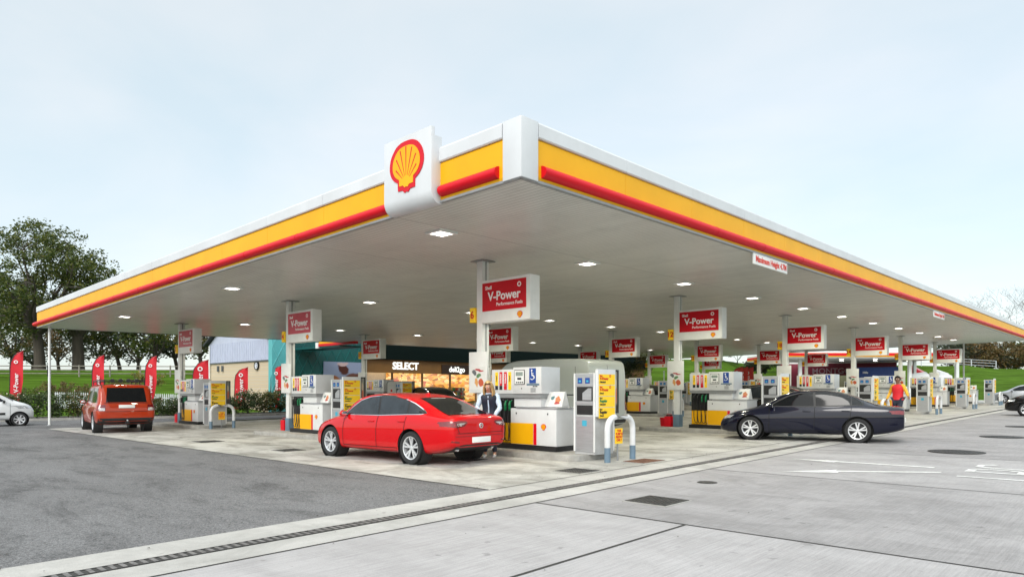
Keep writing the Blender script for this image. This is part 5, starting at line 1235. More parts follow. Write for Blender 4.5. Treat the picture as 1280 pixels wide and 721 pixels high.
shop = thing('shop', 'petrol station shop with brown fascia and bright yellow lit windows', 'shop', W(0, 0, 0), ROT)
SZ = W(27, 36).z-W(0, 0).z
mb = MB(); mb.box(21.6, 36.2, SZ-.4, 60, 36.4, SZ+.3, MAR); mb.build('plinth', shop)
mb = MB(); mb.box(21.6, 35.9, SZ+2.75, 60, 36.4, SZ+3.75, MAR); mb.build('fascia_board', shop)
mb = MB(); mb.box(21.6, 35.6, SZ+3.75, 60, 47, SZ+6.4, pm('dark_green_wall', (.003, .008, .007), .9, spec=.1)); mb.build('upper_wall', shop)
mb = MB(); mb.box(21.6, 42.2, SZ-.4, 60, 42.4, SZ+3.75, LIT); mb.build('back_wall', shop)  # wall itself glows: the shop's lighting is put into its colour pattern
mb = MB(); mb.box(21.7, 36.4, SZ+3.2, 59.9, 42.2, SZ+3.25, OFFW); mb.build('inner_ceiling', shop)
for x in (24, 28, 32, 36, 41, 46, 52):
    mb = MB(); mb.box(x, 37.4, SZ+3.12, x+2.2, 41.4, SZ+3.19, CEILG); mb.build('ceiling_lamp', shop)
for x in (21.6, 24.6, 27.6, 30.6, 33.6, 36.6, 39.6, 44, 50, 56):
    mb = MB(); mb.box(x-.05, 36.22, SZ+.3, x+.05, 36.38, SZ+2.75, MAR); mb.build('mullion', shop)
SG = bpy.data.materials.new('shop_glass'); SG.use_nodes = True; nt, p = nodes_of(SG); nt.nodes.remove(p); tr_ = nt.nodes.new('ShaderNodeBsdfTransparent'); gl = nt.nodes.new('ShaderNodeBsdfGlossy'); gl.inputs['Roughness'].default_value = .02; mxs = nt.nodes.new('ShaderNodeMixShader'); mxs.inputs[0].default_value = .10
nt.links.new(tr_.outputs[0], mxs.inputs[1]); nt.links.new(gl.outputs[0], mxs.inputs[2]); nt.links.new(mxs.outputs[0], nt.nodes['Material Output'].inputs[0])
mb = MB(); mb.box(21.6, 36.28, SZ+.3, 60, 36.30, SZ+2.75, SG); mb.build('window_glass', shop)
random.seed(7); goods = [pm('goods_%s' % n, c, .5) for n, c in (('red', (.6, .03, .02)), ('yellow', (.8, .5, .03)), ('white', (.7, .7, .65)), ('green', (.05, .3, .08)), ('brown', (.2, .08, .03)))]
for x in (23, 26, 29.5, 33, 36.5, 41, 47):
    sh = thing('shop_shelf', 'shelf of goods inside the lit shop windows, %s from the left' % ordn[[23, 26, 29.5, 33, 36.5, 41, 47].index(x)], 'shelf', W(x, 38.2, 0), ROT, 'goods shelves inside the shop')
    mb = MB(); mb.box(-.9, -.25, 0, .9, .25, .1, GREY); mb.box(-.9, -.03, .1, .9, .03, 1.6, GREY); [mb.box(-.9, -.25, z, .9, .25, z+.03, GREY) for z in (.5, .9, 1.3)]; mb.build('rack', sh)
    mb = MB()
    for z in (.1, .53, .93, 1.33):
        q = -.88
        while q < .8: w_ = random.uniform(.08, .22); mb.box(q, -.22, z, q+w_*.9, .0-.04, z+random.uniform(.15, .32), random.choice(goods)); q += w_
    mb.build('goods', sh, merge=False)['kind'] = 'stuff'
mb = MB(); me = text_me('SELECT', .78, pm('glow_letters', (.85, .85, .82), .4, emit=(1, 1, .95), es=.6), bold=.022, ext=.03)
tx = link('shop_sign', me, None, W(25.6, 35.86, 0)+Vector((0, 0, 3.28)), (R(90), 0, ROT)); tag(tx, 'white letters SELECT on the brown shop fascia', 'sign')
dg = thing('shop_sign', 'dark sign with white deli2go lettering on the brown shop fascia', 'sign', W(0, 0, 0), ROT)
mb = MB(); mb.box(29.3, 35.80, SZ+2.72, 32.6, 35.88, SZ+3.5, pm('dark_brown_board', (.03, .014, .008), .4)); mb.build('board', dg)
text('lettering', 'deli2go', .62, pm('glow_letters', (.85, .85, .82)), dg, (30.95, 35.79, SZ+3.12), '-y', bold=.016)  # glow added to this lettering, which looked too dim without it
# red and yellow fascia of the link canopy on the teal wall
lk = thing('link_canopy', 'low link canopy with yellow and red edge in front of the teal wall', 'canopy', W(0, 0, 0), ROT)
mb = MB(); mb.box(15.88, 28.3, 4.50, 16.1, 32.4, 4.74, YEL); mb.build('yellow_fascia', lk); mb = MB(); mb.box(15.84, 28.3, 4.34, 16.1, 32.4, 4.50, RED); mb.build('red_strip', lk)
mb = MB(); mb.box(15.9, 30.0, 4.24, 17.6, 35.5, 4.34, TEALD); mb.build('slab', lk); mb = MB(); mb.box(15.8, 32.4, 4.22, 16.1, 32.7, 4.60, OFFW); mb.build('end_cap', lk)
# big white-board like van roof box seen beyond the red car
wb = thing('poster_stand', 'pale rounded display board standing between the red car and the shop', 'display board', W(13.6, 20.9), math.atan2(-23, 3)+R(90)+R(4))
mb = MB(); rr_ = [(sx_*(.52)+.12*math.cos(R(a)), sz_+.12*math.sin(R(a))) for sx_, sz_, a0 in ((1, 1.80, 0), (-1, 1.80, 90), (-1, .62, 180), (1, .62, 270)) for a in range(a0, a0+91, 30)]
mb.prism(rr_, -.03, .03, BLACK, axis='y'); mb.build('frame', wb)
mb = MB(); mb.prism([(x*.96, .02+z*.98) for x, z in rr_], -.036, -.031, pm('poster_paper', (.60, .61, .60), .5, var=.1, scale=3), axis='y'); mb.build('poster', wb)
mb = MB(); mb.box(-.45, -.038, 1.38, -.36, -.036, 1.50, TEXTR); mb.build('red_mark', wb); 
for s in (-1, 1): mb = MB(); mb.box(s*.4-.03, -.25, 0, s*.4+.03, .25, .04, GREY); mb.box(s*.4-.02, -.02, .04, s*.4+.02, .02, .6, GREY); mb.build('leg', wb)
# ------------------------------------------------------------ feather flags
def flag(x, y, h, w, label, yaw=0, m=None, lean=.0, txt='V-Power', z=None):
    z0 = (tz(x, y)+.05 if z is None else z)
    t = thing('feather_flag', label, 'flag', (x, y, z0), math.atan2(-y, -x)+R(90)+yaw, 'red feather flags')
    N = 26; L = []; Rr = []
    for k in range(N+1):
        a = k/N; zz = h*(.10+.90*a)
        xl = -w*.5+ (w*.10*math.sin(a*2.2))                 # pole side
        if a > .72: b = (a-.72)/.28; xl += w*.92*(1-math.sqrt(max(0, 1-b*b)))**.9
        xr = -w*.5+w*(.62+.38*min(1, a/.5)); 
        L.append((xl, zz)); Rr.append((max(xr, xl+.01), zz))
    mb = MB(); vs = []; fs = []; C = 6
    for k in range(N+1):
        for c in range(C+1):
            q = c/C; X = L[k][0]+(Rr[k][0]-L[k][0])*q; vs.append((X, .05*math.sin(q*5+k*.35)*q, L[k][1]))
    M = len(vs); vs += [(a, b+.006, c) for a, b, c in vs]
    for k in range(N):
        for c in range(C):
            i = k*(C+1)+c; fs.append((i, i+1, i+C+2, i+C+1)); fs.append((M+i, M+i+C+1, M+i+C+2, M+i+1))
    mb.add(vs, fs, m or FLAG); mb.build('banner', t, smooth=True, merge=False)
    mb = MB(); mb.tube([(-w*.5-.02, 0, 0)]+[(a-.015, 0, b) for a, b in L[::3]]+[(L[-1][0], 0, L[-1][1])], .02, BLACK, 6); mb.build('pole', t, smooth=True)
    mb = MB(); mb.lathe([(0, 0), (.22, 0), (.20, .06), (.03, .08), (0, .08)], BLACK, 12, 'z', (-w*.5-.02, 0, 0)); mb.build('base', t, smooth=True)
    for sd, rz in ((-1, 0), (1, 180)):
        o = link('lettering', text_me(txt, w*.46, TEXTW, bold=.006, ext=.003), t)
        o.matrix_basis = Matrix.Translation((.02*w, sd*.062, h*.52)) @ Matrix.Rotation(R(rz), 4, 'Z') @ Matrix.Rotation(R(90), 4, 'X') @ Matrix.Rotation(R(90), 4, 'Z')
        mb = MB(); mb.lathe([(w*.08, 0), (w*.15, 0), (w*.15, .004), (w*.08, .004), (w*.08, 0)], TEXTW, 16, 'y'); o2 = mb.build('ring_mark', t); o2.location = (0, sd*.07, h*.83)
FLAG = pm('flag_red', (.62, .012, .025), .6, var=.1, scale=1.2)
FLAGP = pm('flag_faded', (.66, .06, .05), .6, var=.1, scale=1.2)
def px(x, Y): return (x-640)/853.6*Y
for x, Y, h, w, lb in ((20, 40.0, 3.95, .68, 'red feather flag above the white car at the far left'), (122, 41.5, 3.75, .68, 'red feather flag just left of the orange off-roader'),
                    (188, 42.0, 3.7, .68, 'red feather flag just right of the orange off-roader'), (250, 42.5, 3.45, .98, 'red feather flag behind the pump by the brick building corner'),
                    (301, 43.8, 3.0, .86, 'red feather flag in front of the cream brick wall'), (345, 45.5, 3.15, .76, 'red feather flag in front of the pale end of the teal wall')):
    flag(px(x, Y), Y, h, w, lb, yaw=R(random.uniform(-8, 8)))
for k, x in enumerate((921, 931, 942)): flag(px(x, 62), 62+k*.8, 3.3, 1.05, ['left one of the three pale red flags beyond the middle pumps', 'middle one of the three pale red flags beyond the middle pumps', 'right one of the three pale red flags beyond the middle pumps'][k], m=FLAGP, z=gz(px(x, 62), 62)-.0)
# ------------------------------------------------------------ vegetation
def leafmat(name, c1, c2, c3):
    m = bpy.data.materials.new(name); m.use_nodes = True; nt, p = nodes_of(m)
    g = nt.nodes.new('ShaderNodeNewGeometry'); r = nt.nodes.new('ShaderNodeValToRGB'); e = r.color_ramp.elements
    e[0].position = 0; e[0].color = tuple(c1)+(1,); e[1].position = 1; e[1].color = tuple(c3)+(1,); q = e.new(.6); q.color = tuple(c2)+(1,)
    nt.links.new(g.outputs['Random Per Island'], r.inputs[0]); nt.links.new(r.outputs[0], p.inputs['Base Color']); p.inputs['Roughness'].default_value = .6
    tr = nt.nodes.new('ShaderNodeBsdfTranslucent'); nt.links.new(r.outputs[0], tr.inputs[0]); ms = nt.nodes.new('ShaderNodeMixShader'); ms.inputs[0].default_value = .25
    nt.links.new(p.outputs[0], ms.inputs[1]); nt.links.new(tr.outputs[0], ms.inputs[2]); nt.links.new(ms.outputs[0], nt.nodes['Material Output'].inputs[0]); return m
LF_OAK = leafmat('oak_leaf', (.035, .060, .010), (.075, .105, .016), (.17, .165, .03))
LF_MID = leafmat('mixed_leaf', (.03, .05, .012), (.07, .09, .015), (.17, .12, .03))
LF_DK = leafmat('dark_leaf', (.012, .022, .012), (.03, .045, .02), (.06, .06, .03))
LF_AUT = leafmat('autumn_leaf', (.05, .045, .02), (.12, .085, .02), (.20, .10, .03))
LF_SHR = leafmat('shrub_leaf', (.02, .04, .012), (.05, .085, .02), (.12, .14, .05))
LF_YEL = leafmat('yellowing_leaf', (.08, .10, .02), (.20, .18, .03), (.34, .24, .05))
BARK = pm('bark', (.055, .045, .035), .9, var=.3, scale=3, bump=.8, stretch=(1, 1, .2)); TWIG = pm('twig', (.09, .075, .065), .9, var=.2)
FLW = pm('flower_white', (.65, .55, .5), .7, var=.2)
def branches(rng, h, spread, r0, levels, trunk=.3, lean=.1, nb=(4, 5)):
    segs = []; tips = []
    def grow(p, d, L, r, lv):
        pts = [p]; rad = [r]; n = 4
        for k in range(n):
            d = (d+Vector((rng.uniform(-1, 1), rng.uniform(-1, 1), rng.uniform(-.5, .8)))*(.16 if lv else lean*.3)).normalized()
            pts.append(pts[-1]+d*L/n); rad.append(r*(1-.55*(k+1)/n))
        segs.append((pts, rad, lv))
        if lv >= levels: tips.append(pts[-1]); tips.append(pts[-2]); return
        for k in range(rng.randint(*nb)+(1 if lv == 0 else 0)):
            a = rng.uniform(0, 2*math.pi); el = rng.uniform(.15, 1.0) if lv else rng.uniform(.25, 1.1)
            nd = (Vector((math.cos(a), math.sin(a), 0))*math.cos(el)+Vector((0, 0, math.sin(el)))+d*.35).normalized()
            q = pts[-1] if k < 2 else pts[rng.randint(2, n)]
            grow(q, nd, L*rng.uniform(.52, .80) if lv else h*spread*rng.uniform(.8, 1.15), rad[-1]*rng.uniform(.6, .85), lv+1)
    grow(Vector((0, 0, 0)), Vector((rng.uniform(-lean, lean), rng.uniform(-lean, lean), 1)).normalized(), h*trunk, r0, 0)
    return segs, tips
def leaves(mb, rng, c, R_, n, size, m, flat=.7):
    for _ in range(n):
        d = Vector((rng.gauss(0, 1), rng.gauss(0, 1), rng.gauss(0, 1)*flat)); d = d.normalized()*R_*rng.uniform(.35, 1.0)
        p = c+d; a = Vector((rng.uniform(-1, 1), rng.uniform(-1, 1), rng.uniform(-.6, .6))).normalized(); b = a.cross(Vector((rng.uniform(-1, 1), rng.uniform(-1, 1), rng.uniform(-1, 1)))).normalized()
        s = size*rng.uniform(.5, 1.2)
        mb.v += [tuple(p-a*s), tuple(p+b*s*.55), tuple(p+a*s), tuple(p-b*s*.55)]; i = len(mb.v)-4; mb.f.append((i, i+1, i+2, i+3)); mb.m.append(mb.mi(m))
def crown_tree(x, y, h, label, m, seed, cw, zc=.62, rz=.40, clumps=60, cr=1.1, ln=80, ls=.2, r0=.4, limbs=7, group='trees behind the forecourt', name='tree', z=None, fork=.22, shell=.45):
    """trunk, limbs reaching into a domed crown, leaf clumps hung on the limbs"""
    rng = random.Random(seed); t = thing(name, label, 'tree', (x, y, (tz(x, y) if z is None else z)-.1), rng.uniform(0, 6), group)
    ctr = Vector((0, 0, h*zc)); ra = cw/2-cr*.5; rb = h*rz-cr*.3; P = []
    tries = 0
    while len(P) < clumps and tries < clumps*60:
        tries += 1; d = Vector((rng.gauss(0, 1), rng.gauss(0, 1), rng.gauss(.15, 1))).normalized(); q = rng.uniform(shell, 1.0)**.6*(1+.16*noise.noise(d*2.3+Vector((seed, 0, 0))))
        p = ctr+Vector((d.x*ra*q, d.y*ra*q, d.z*rb*q))
        if p.z < h*fork+.3: continue
        if all((p-o).length > cr*.75 for o in P): P.append(p)
    lean = Vector((rng.uniform(-.3, .3), rng.uniform(-.3, .3), 0)); top = Vector((0, 0, h*fork))+lean
    mb = MB(); mb.tube(crv([(0, 0, -.3), (lean.x*.2, lean.y*.2, h*fork*.4), tuple(top), tuple(top+lean+Vector((0, 0, h*.2)))], 3), [r0*1.35, r0*1.1, r0, r0*.97, r0*.93, r0*.9, r0*.85, r0*.7, r0*.55, r0*.4], BARK, 9, cap=False)
    nodes = [(top+Vector((0, 0, h*.02*k)), r0*.6) for k in range(4)]+[(top+lean+Vector((0, 0, h*.18)), r0*.45)]
    for k in range(limbs):
        a = k/limbs*2*math.pi+rng.uniform(-.3, .3); el = rng.uniform(.1, 1.0)
        e = ctr+Vector((math.cos(a)*math.cos(el)*ra*.78, math.sin(a)*math.cos(el)*ra*.78, math.sin(el)*rb*.7-rb*.1))
        mid1 = top.lerp(e, .35)+Vector((rng.uniform(-.5, .5), rng.uniform(-.5, .5), rng.uniform(-.1, .5))); mid2 = top.lerp(e, .7)+Vector((rng.uniform(-.6, .6), rng.uniform(-.6, .6), rng.uniform(-.2, .6)))
        path = crv([top, mid1, mid2, e], 4); n = len(path); rad = [r0*.52*(1-.85*i_/(n-1)) for i_ in range(n)]
        mb.tube(path, rad, BARK, 6, cap=False); nodes += list(zip(path[3:], rad[3:]))
    for p in P:
        o, r_ = min(nodes, key=lambda nd: (nd[0]-p).length+max(0, nd[0].z-p.z)*.6)
        md = o.lerp(p, .5)+Vector((rng.uniform(-.3, .3), rng.uniform(-.3, .3), rng.uniform(-.1, .35)))
        r1 = min(r_*.8, .02+.018*(o-p).length); mb.tube(crv([o, md, p], 3), [r1, r1*.85, r1*.7, r1*.6, r1*.45, r1*.35, max(.008, r1*.15)], TWIG, 4, cap=False)
    mb.build('trunk', t, smooth=True, merge=False)
    lb = MB()
    for p in P: leaves(lb, rng, p, cr*rng.uniform(.75, 1.2), ln, ls, m, .62)
    me = bpy.data.meshes.new('crown'); me.from_pydata(lb.v, [], lb.f); me.materials.append(m); link('crown', me, t)
    return t
def tree(x, y, h, label, m, seed, spread=.30, r0=.35, levels=3, lr=1.0, ln=18, ls=.28, nb=(3, 4), trunk=.3, group='trees behind the forecourt', name='tree', cat='tree', z=None, cw=None):
    rng = random.Random(seed); segs, tips = branches(rng, h, spread, r0, levels, trunk, nb=nb)
    zm = max(t.z for t in tips); k = (h-(lr*.6 if ln else 0))/zm; kx = k
    if cw: kx = cw/2/sorted(math.hypot(q.x, q.y) for q in tips)[int(len(tips)*.93)]
    K3 = lambda p: Vector((p.x*kx, p.y*kx, p.z*k))
    t = thing(name, label, cat, (x, y, (tz(x, y) if z is None else z)-.1), rng.uniform(0, 6), group)
    mb = MB()
    for pts, rad, lv in segs: mb.tube([K3(p) for p in pts], [max(.012, r) for r in rad], BARK if lv < 2 else TWIG, 7 if lv < 2 else 4, cap=False)
    mb.build('trunk', t, smooth=True, merge=False)
    if ln:
        mb = MB()
        for q in tips: leaves(mb, rng, K3(q), lr*rng.uniform(.6, 1.2), ln, ls, m)
        me = bpy.data.meshes.new('crown'); me.from_pydata(mb.v, [], mb.f); me.materials.append(m); link('crown', me, t)
    return t
# great oak at the left and the trees round it
crown_tree(px(50, 74), 74, 16.0, 'great spreading oak rising above the left end of the canopy', LF_OAK, 11, 15.5, zc=.60, rz=.41, clumps=175, cr=1.05, ln=125, ls=.17, r0=.55, limbs=10, group=None, name='oak_tree', fork=.24, shell=.3)
crown_tree(px(98, 77), 77, 12.5, 'second thick-trunked tree right of the great oak, behind the fence', LF_OAK, 5, 12, zc=.66, rz=.36, clumps=70, cr=1.1, ln=90, ls=.19, r0=.62, limbs=7, fork=.3)
LT = [(-22, 80, 12, LF_OAK, 11), (14, 90, 10, LF_MID, 9), (150, 84, 8.6, LF_MID, 9), (192, 80, 8.4, LF_OAK, 9), (126, 96, 9.5, LF_DK, 10), (222, 86, 9, LF_DK, 10), (252, 78, 8.4, LF_MID, 8), (74, 100, 9.5, LF_AUT, 10), (40, 104, 8.5, LF_DK, 10), (172, 100, 9, LF_DK, 11)]
LTl = ['dark tree at the very left edge', 'tree with thinning leaves behind the great oak', 'small tree between the two flags at the left', 'round tree above the orange off-roader', 'dark tree far behind the second trunk', 'dark tree left of the brick building', 'tree touching the brick building corner', 'brownish tree between the two thick trunks', 'dark tree low behind the oak trunk', 'dark tree filling the gap above the orange off-roader']
for k, (x, Y, h, m, cw) in enumerate(LT): crown_tree(px(x, Y), Y, h, LTl[k], m, 30+k, cw, zc=.58, rz=.42, clumps=42, cr=1.15, ln=70, ls=.22, r0=.24, limbs=6, fork=.2)
# middle: conifer-like and leafy trees seen between the columns
names = ['dark', 'dull green', 'thin', 'bushy', 'brownish', 'tall', 'low', 'ragged', 'grey-green', 'round', 'small', 'broad', 'slim', 'mossy', 'sparse']
mid = [(700, 104), (724, 108), (752, 100), (782, 104), (806, 110), (838, 102), (872, 106), (898, 104), (921, 110), (946, 103), (972, 112), (1004, 118), (1034, 122), (1064, 120)]
for k, (x, Y) in enumerate(mid):
    tree(px(x, Y), Y, random.Random(k).uniform(3.6, 5.6), '%s tree on the skyline, %s from the left among those seen between the columns' % (names[k % 15], ordn[k] if k < 12 else ['thirteenth', 'fourteenth'][k-12]), [LF_DK, LF_DK, LF_MID][k % 3], 60+k, spread=.3, r0=.12, levels=3, lr=.8, ln=34, ls=.2, trunk=.15, cw=5, group='skyline trees between the columns')
# right: hedge line with autumn colours and bare trees above it
rt = [(1188, LF_DK), (1200, LF_AUT), (1211, LF_MID), (1222, LF_AUT), (1232, LF_DK), (1242, LF_MID), (1252, LF_AUT), (1262, LF_OAK), (1273, LF_MID), (1284, LF_AUT), (1296, LF_DK)]
for k, (x, m) in enumerate(rt):
    Y = 128+(k % 3)*5; crown_tree(px(x, Y), Y, random.Random(k+9).uniform(4.6, 7.0), 'hedgerow tree beyond the green field at the right, %s from the left' % ordn[k], m, 90+k, 7, zc=.52, rz=.50, clumps=26, cr=1.2, ln=70, ls=.24, r0=.14, limbs=5, fork=.08, group='hedgerow trees at the right')
bt = [(1190, 138, 13), (1206, 142, 14.5), (1221, 136, 11.5), (1238, 140, 17.5), (1253, 138, 17.5), (1268, 142, 17.8), (1284, 138, 17)]
for k, (x, Y, h) in enumerate(bt):
    tree(px(x, Y), Y, h, 'leafless tree above the right end of the canopy, %s from the left' % ordn[k], None, 120+k, spread=.26, r0=.22, levels=5, ln=0, nb=(2, 3), trunk=.3, group='leafless trees at the right')
tree(px(806, 60), 60, 4.9, 'young thin-leaved tree with yellowing leaves seen past the back of the van', LF_YEL, 201, spread=.3, r0=.06, levels=3, lr=.35, ln=12, ls=.09, trunk=.35, z=gz(px(806, 60), 60), group=None, name='young_tree')
tree(px(787, 62), 62, 4.2, 'young leafy tree right behind the van roof', LF_SHR, 205, spread=.3, r0=.05, levels=3, lr=.35, ln=14, ls=.09, trunk=.3, z=gz(px(787, 62), 62), group=None, name='young_tree')
tree(px(178, 48), 48, 2.6, 'small yellow-green sapling above the orange off-roader', LF_YEL, 207, spread=.3, r0=.04, levels=3, lr=.3, ln=10, ls=.08, trunk=.3, group=None, name='young_tree')
# shrubs along the planting bed
def shrub(x, y, h, w, label, m, seed, flowers=12):
    rng = random.Random(seed); t = thing('shrub', label, 'shrub', (x, y, gz(x, y)+.08), rng.uniform(0, 6), 'shrubs in the planting bed')
    st = MB()
    for k in range(7):
        a = rng.uniform(0, 6.28); p = Vector((math.cos(a)*w*.3, math.sin(a)*w*.3, h*.7)); st.tube([(0, 0, 0), tuple(p*.5+Vector((0, 0, .1))), tuple(p)], [.02, .012, .006], TWIG, 4, cap=False)
    st.build('stems', t, merge=False)
    mb = MB()
    for k in range(46):
        a = rng.uniform(0, 6.28); r_ = w*.5*math.sqrt(rng.random()); q = Vector((math.cos(a)*r_, math.sin(a)*r_, rng.uniform(.12, .85)*h*(1-.35*(r_/w)**2))); leaves(mb, rng, q, .26, 46, .065, m)
    me = bpy.data.meshes.new('foliage'); me.from_pydata(mb.v, [], mb.f); me.materials.append(m); link('foliage', me, t)
    if flowers:
        mb = MB()
        for k in range(flowers):
            a = rng.uniform(0, 6.28); r_ = rng.uniform(.1, w*.5); mb.ball((math.cos(a)*r_, math.sin(a)*r_, rng.uniform(.4, 1.0)*h), .035, FLW, 5)
        o = mb.build('flowers', t, merge=False); o['kind'] = 'stuff'
KB = KERB[:]; rngs = random.Random(3); cnt = 0
pts_ = [(-27.2, 36.0), (-26.2, 36.6), (-25.1, 37.2), (-24.0, 37.8), (-22.9, 38.6), (-21.9, 38.7), (-20.8, 38.9), (-19.8, 39.2), (-18.8, 39.5), (-17.8, 40.0), (-16.9, 40.8), (-16.1, 41.6), (-15.4, 42.4), (-14.7, 43.3), (-14.0, 44.2), (-28.2, 35.6)]
adj = ['dense', 'loose', 'low', 'tall', 'ragged', 'flowering', 'pale', 'dark']
wordn = ordn+['thirteenth', 'fourteenth', 'fifteenth', 'sixteenth']
order = sorted(range(len(pts_)), key=lambda k: pts_[k][0]/pts_[k][1])
for n_, k in enumerate(order):
    x, y = pts_[k]; hh = rngs.uniform(1.0, 1.3) if -21.5 < x < -16.5 else rngs.uniform(1.35, 1.75)
    shrub(x, y, hh*(1 if x > -19 else 1.0), 1.5, 'bushy green shrub behind the far kerb, %s from the left' % wordn[n_], [LF_SHR, LF_MID, LF_SHR][n_ % 3], 300+n_, 6 if n_ % 2 else 14)
s2 = [(38, 'leftmost'), (56, 'second from the left'), (74, 'third from the left'), (92, 'fourth from the left'), (110, 'fifth from the left'), (128, 'rightmost')]
for k, (x, w_) in enumerate(s2): shrub(px(x, 53), 53+(k % 2), 2.0+.3*(k % 3), 2.3, 'russet hedge bush on the grass below the great oak, %s' % w_, LF_AUT if k % 3 else LF_MID, 400+k, 0)
# picket fence and rail fences
def fence(name, label, P, posth, rails, m, step, cat='fence', pickets=None, pw=.05):
    t = thing(name, label, cat, (P[0][0], P[0][1], 0), 0); mb = MB(); pk = MB(); pr = MB(); ox, oy = P[0]
    L = 0
    for (a, b), (c, d) in zip(P, P[1:]):
        l = math.hypot(c-a, d-b); n = max(1, int(l/step))
        for k in range(n+1):
            x, y = a+(c-a)*k/n, b+(d-b)*k/n; z = tz(x, y); q = MB(); q.box(-pw, -pw, -.2, pw, pw, posth, m); o = q.build('post', t); o.location = (x-ox, y-oy, z)
            if k < n:
                x2, y2 = a+(c-a)*(k+1)/n, b+(d-b)*(k+1)/n; z2 = tz(x2, y2)
                for rz_ in rails: mb.tube([(x-ox, y-oy, z+rz_), (x2-ox, y2-oy, z2+rz_)], .045, m, 4)
                if pickets:
                    s_ = math.hypot(x2-x, y2-y); g = int(s_/.14)
                    for q_ in range(g): f = q_/g; xx, yy, zz = x+(x2-x)*f, y+(y2-y)*f, z+(z2-z)*f; pk.prism([(xx-ox-.04, zz), (xx-ox+.04, zz), (xx-ox+.04, zz+pickets-.06), (xx-ox, zz+pickets), (xx-ox-.04, zz+pickets-.06)], yy-oy-.06, yy-oy-.04, m, axis='y')
    mb.build('rails', t, merge=False)
    if pk.v: pk.build('pickets', t, merge=False)
WOOD = pm('weathered_wood', (.22, .20, .17), .9, var=.2, scale=5); PKW = pm('picket_white', (.50, .52, .55), .6, var=.08)
fence('rail_fence', 'weathered timber post and rail fence on the grass bank below the trees', [(px(-60, 63), 63), (px(60, 64), 64), (px(250, 66), 66)], 1.1, (.3, .65, 1.0), WOOD, 2.3)
fence('picket_fence', 'pale picket fence between the shrubs and the grass at the left', [(px(70, 46.5), 46.5), (px(262, 46.5), 46.5)], 1.05, (.3, .8), PKW, 2.4, pickets=1.1)
fence('field_fence', 'grey rail fence along the top of the field at the right', [(px(1120, 122), 122), (px(1245, 124), 124)], 1.5, (.5, 1.0, 1.45), PKW, 4.5, pw=.06)
# lamp posts in the car park far behind
for k, x in enumerate((830, 842)):
    Y = 70; mb = MB(); mb.tube([(0, 0, 0), (0, 0, 3.0)], .05, OFFW, 8); mb.ball((0, 0, 3.05), .09, OFFW, 8); tag(link('bollard_post', mb.mesh('bollard_post', smooth=True), None, (px(x, Y), Y, gz(px(x, Y), Y))), ['left of the two thin white posts before the far grass', 'right of the two thin white posts before the far grass'][k], 'post')
# ------------------------------------------------------------ lorry park: second canopy, trailers and cabs
def frm(x, Y, rz=None): return (px(x, Y), Y, gz(px(x, Y), Y)), math.atan2(-Y, -px(x, Y))+R(90)
TR = pm('maroon_trailer', (.17, .008, .028), .5, var=.1, scale=.8); TB_ = pm('blue_trailer', (.012, .05, .22), .45, var=.1)
def trailer(label, x, Y, L, H0, H1, m, txts, yaw=0, name='lorry_trailer'):
    loc, rz = frm(x, Y); t = thing(name, label, 'lorry', loc, rz+yaw, 'vehicles in the lorry park')
    mb = MB(); mb.box(-L/2, 0, H0, L/2, 2.5, H1, m); mb.build('box_body', t, bevel=.03)
    mb = MB(); mb.box(-L/2, .2, H0-.18, L/2, 2.3, H0-.002, BLACK); mb.build('chassis', t)
    mb = MB(); mb.box(-L/2+.02, -.02, H1-.10, L/2-.02, -.002, H1-.02, OFFW if m is TR else m); mb.build('roof_rail', t)
    for k in range(3):
        q = MB(); q.lathe([(0, -.15), (.42, -.15), (.5, -.08), (.5, .15), (0, .15)], RUBB, 24, 'y'); w = q.build('wheel', t, smooth=True); w.location = (L/2-1.6-k*1.25, .3, .5)
    for s, size, xx, zz, mm in txts: text('lettering', s, size, mm, t, (xx, -.025, zz), '-y', bold=.01)
    return t
GREYT = pm('trailer_lettering', (.33, .22, .25), .5)
trailer('long maroon trailer with pale lettering parked in the lorry park', 1046, 82, 12.6, 1.25, 4.25, TR, [('MONTGOMERY', .95, 0.6, 3.2, GREYT), ('TRANSPORT', .8, 1.4, 2.3, GREYT)])
trailer('blue trailer in front of the maroon one', 1097, 76, 4.2, 1.3, 3.5, TB_, [('Hills', .3, -1.2, 2.9, TEXTW)])
GC = pm('olive_cabinet', (.10, .10, .05), .6)
mb = MB(); mb.box(-.5, -.35, 0, .5, .35, 1.9, GC); mb.box(-.44, -.37, .2, -.02, -.351, 1.75, GC); mb.box(.02, -.37, .2, .44, -.351, 1.75, GC)
p = px(1055, 66); tag(link('utility_cabinet', mb.mesh('utility_cabinet', bevel=.02), None, (p, 66, gz(p, 66)+.55), (0, 0, -.6)), 'olive green cabinet in front of the maroon trailer', 'cabinet')
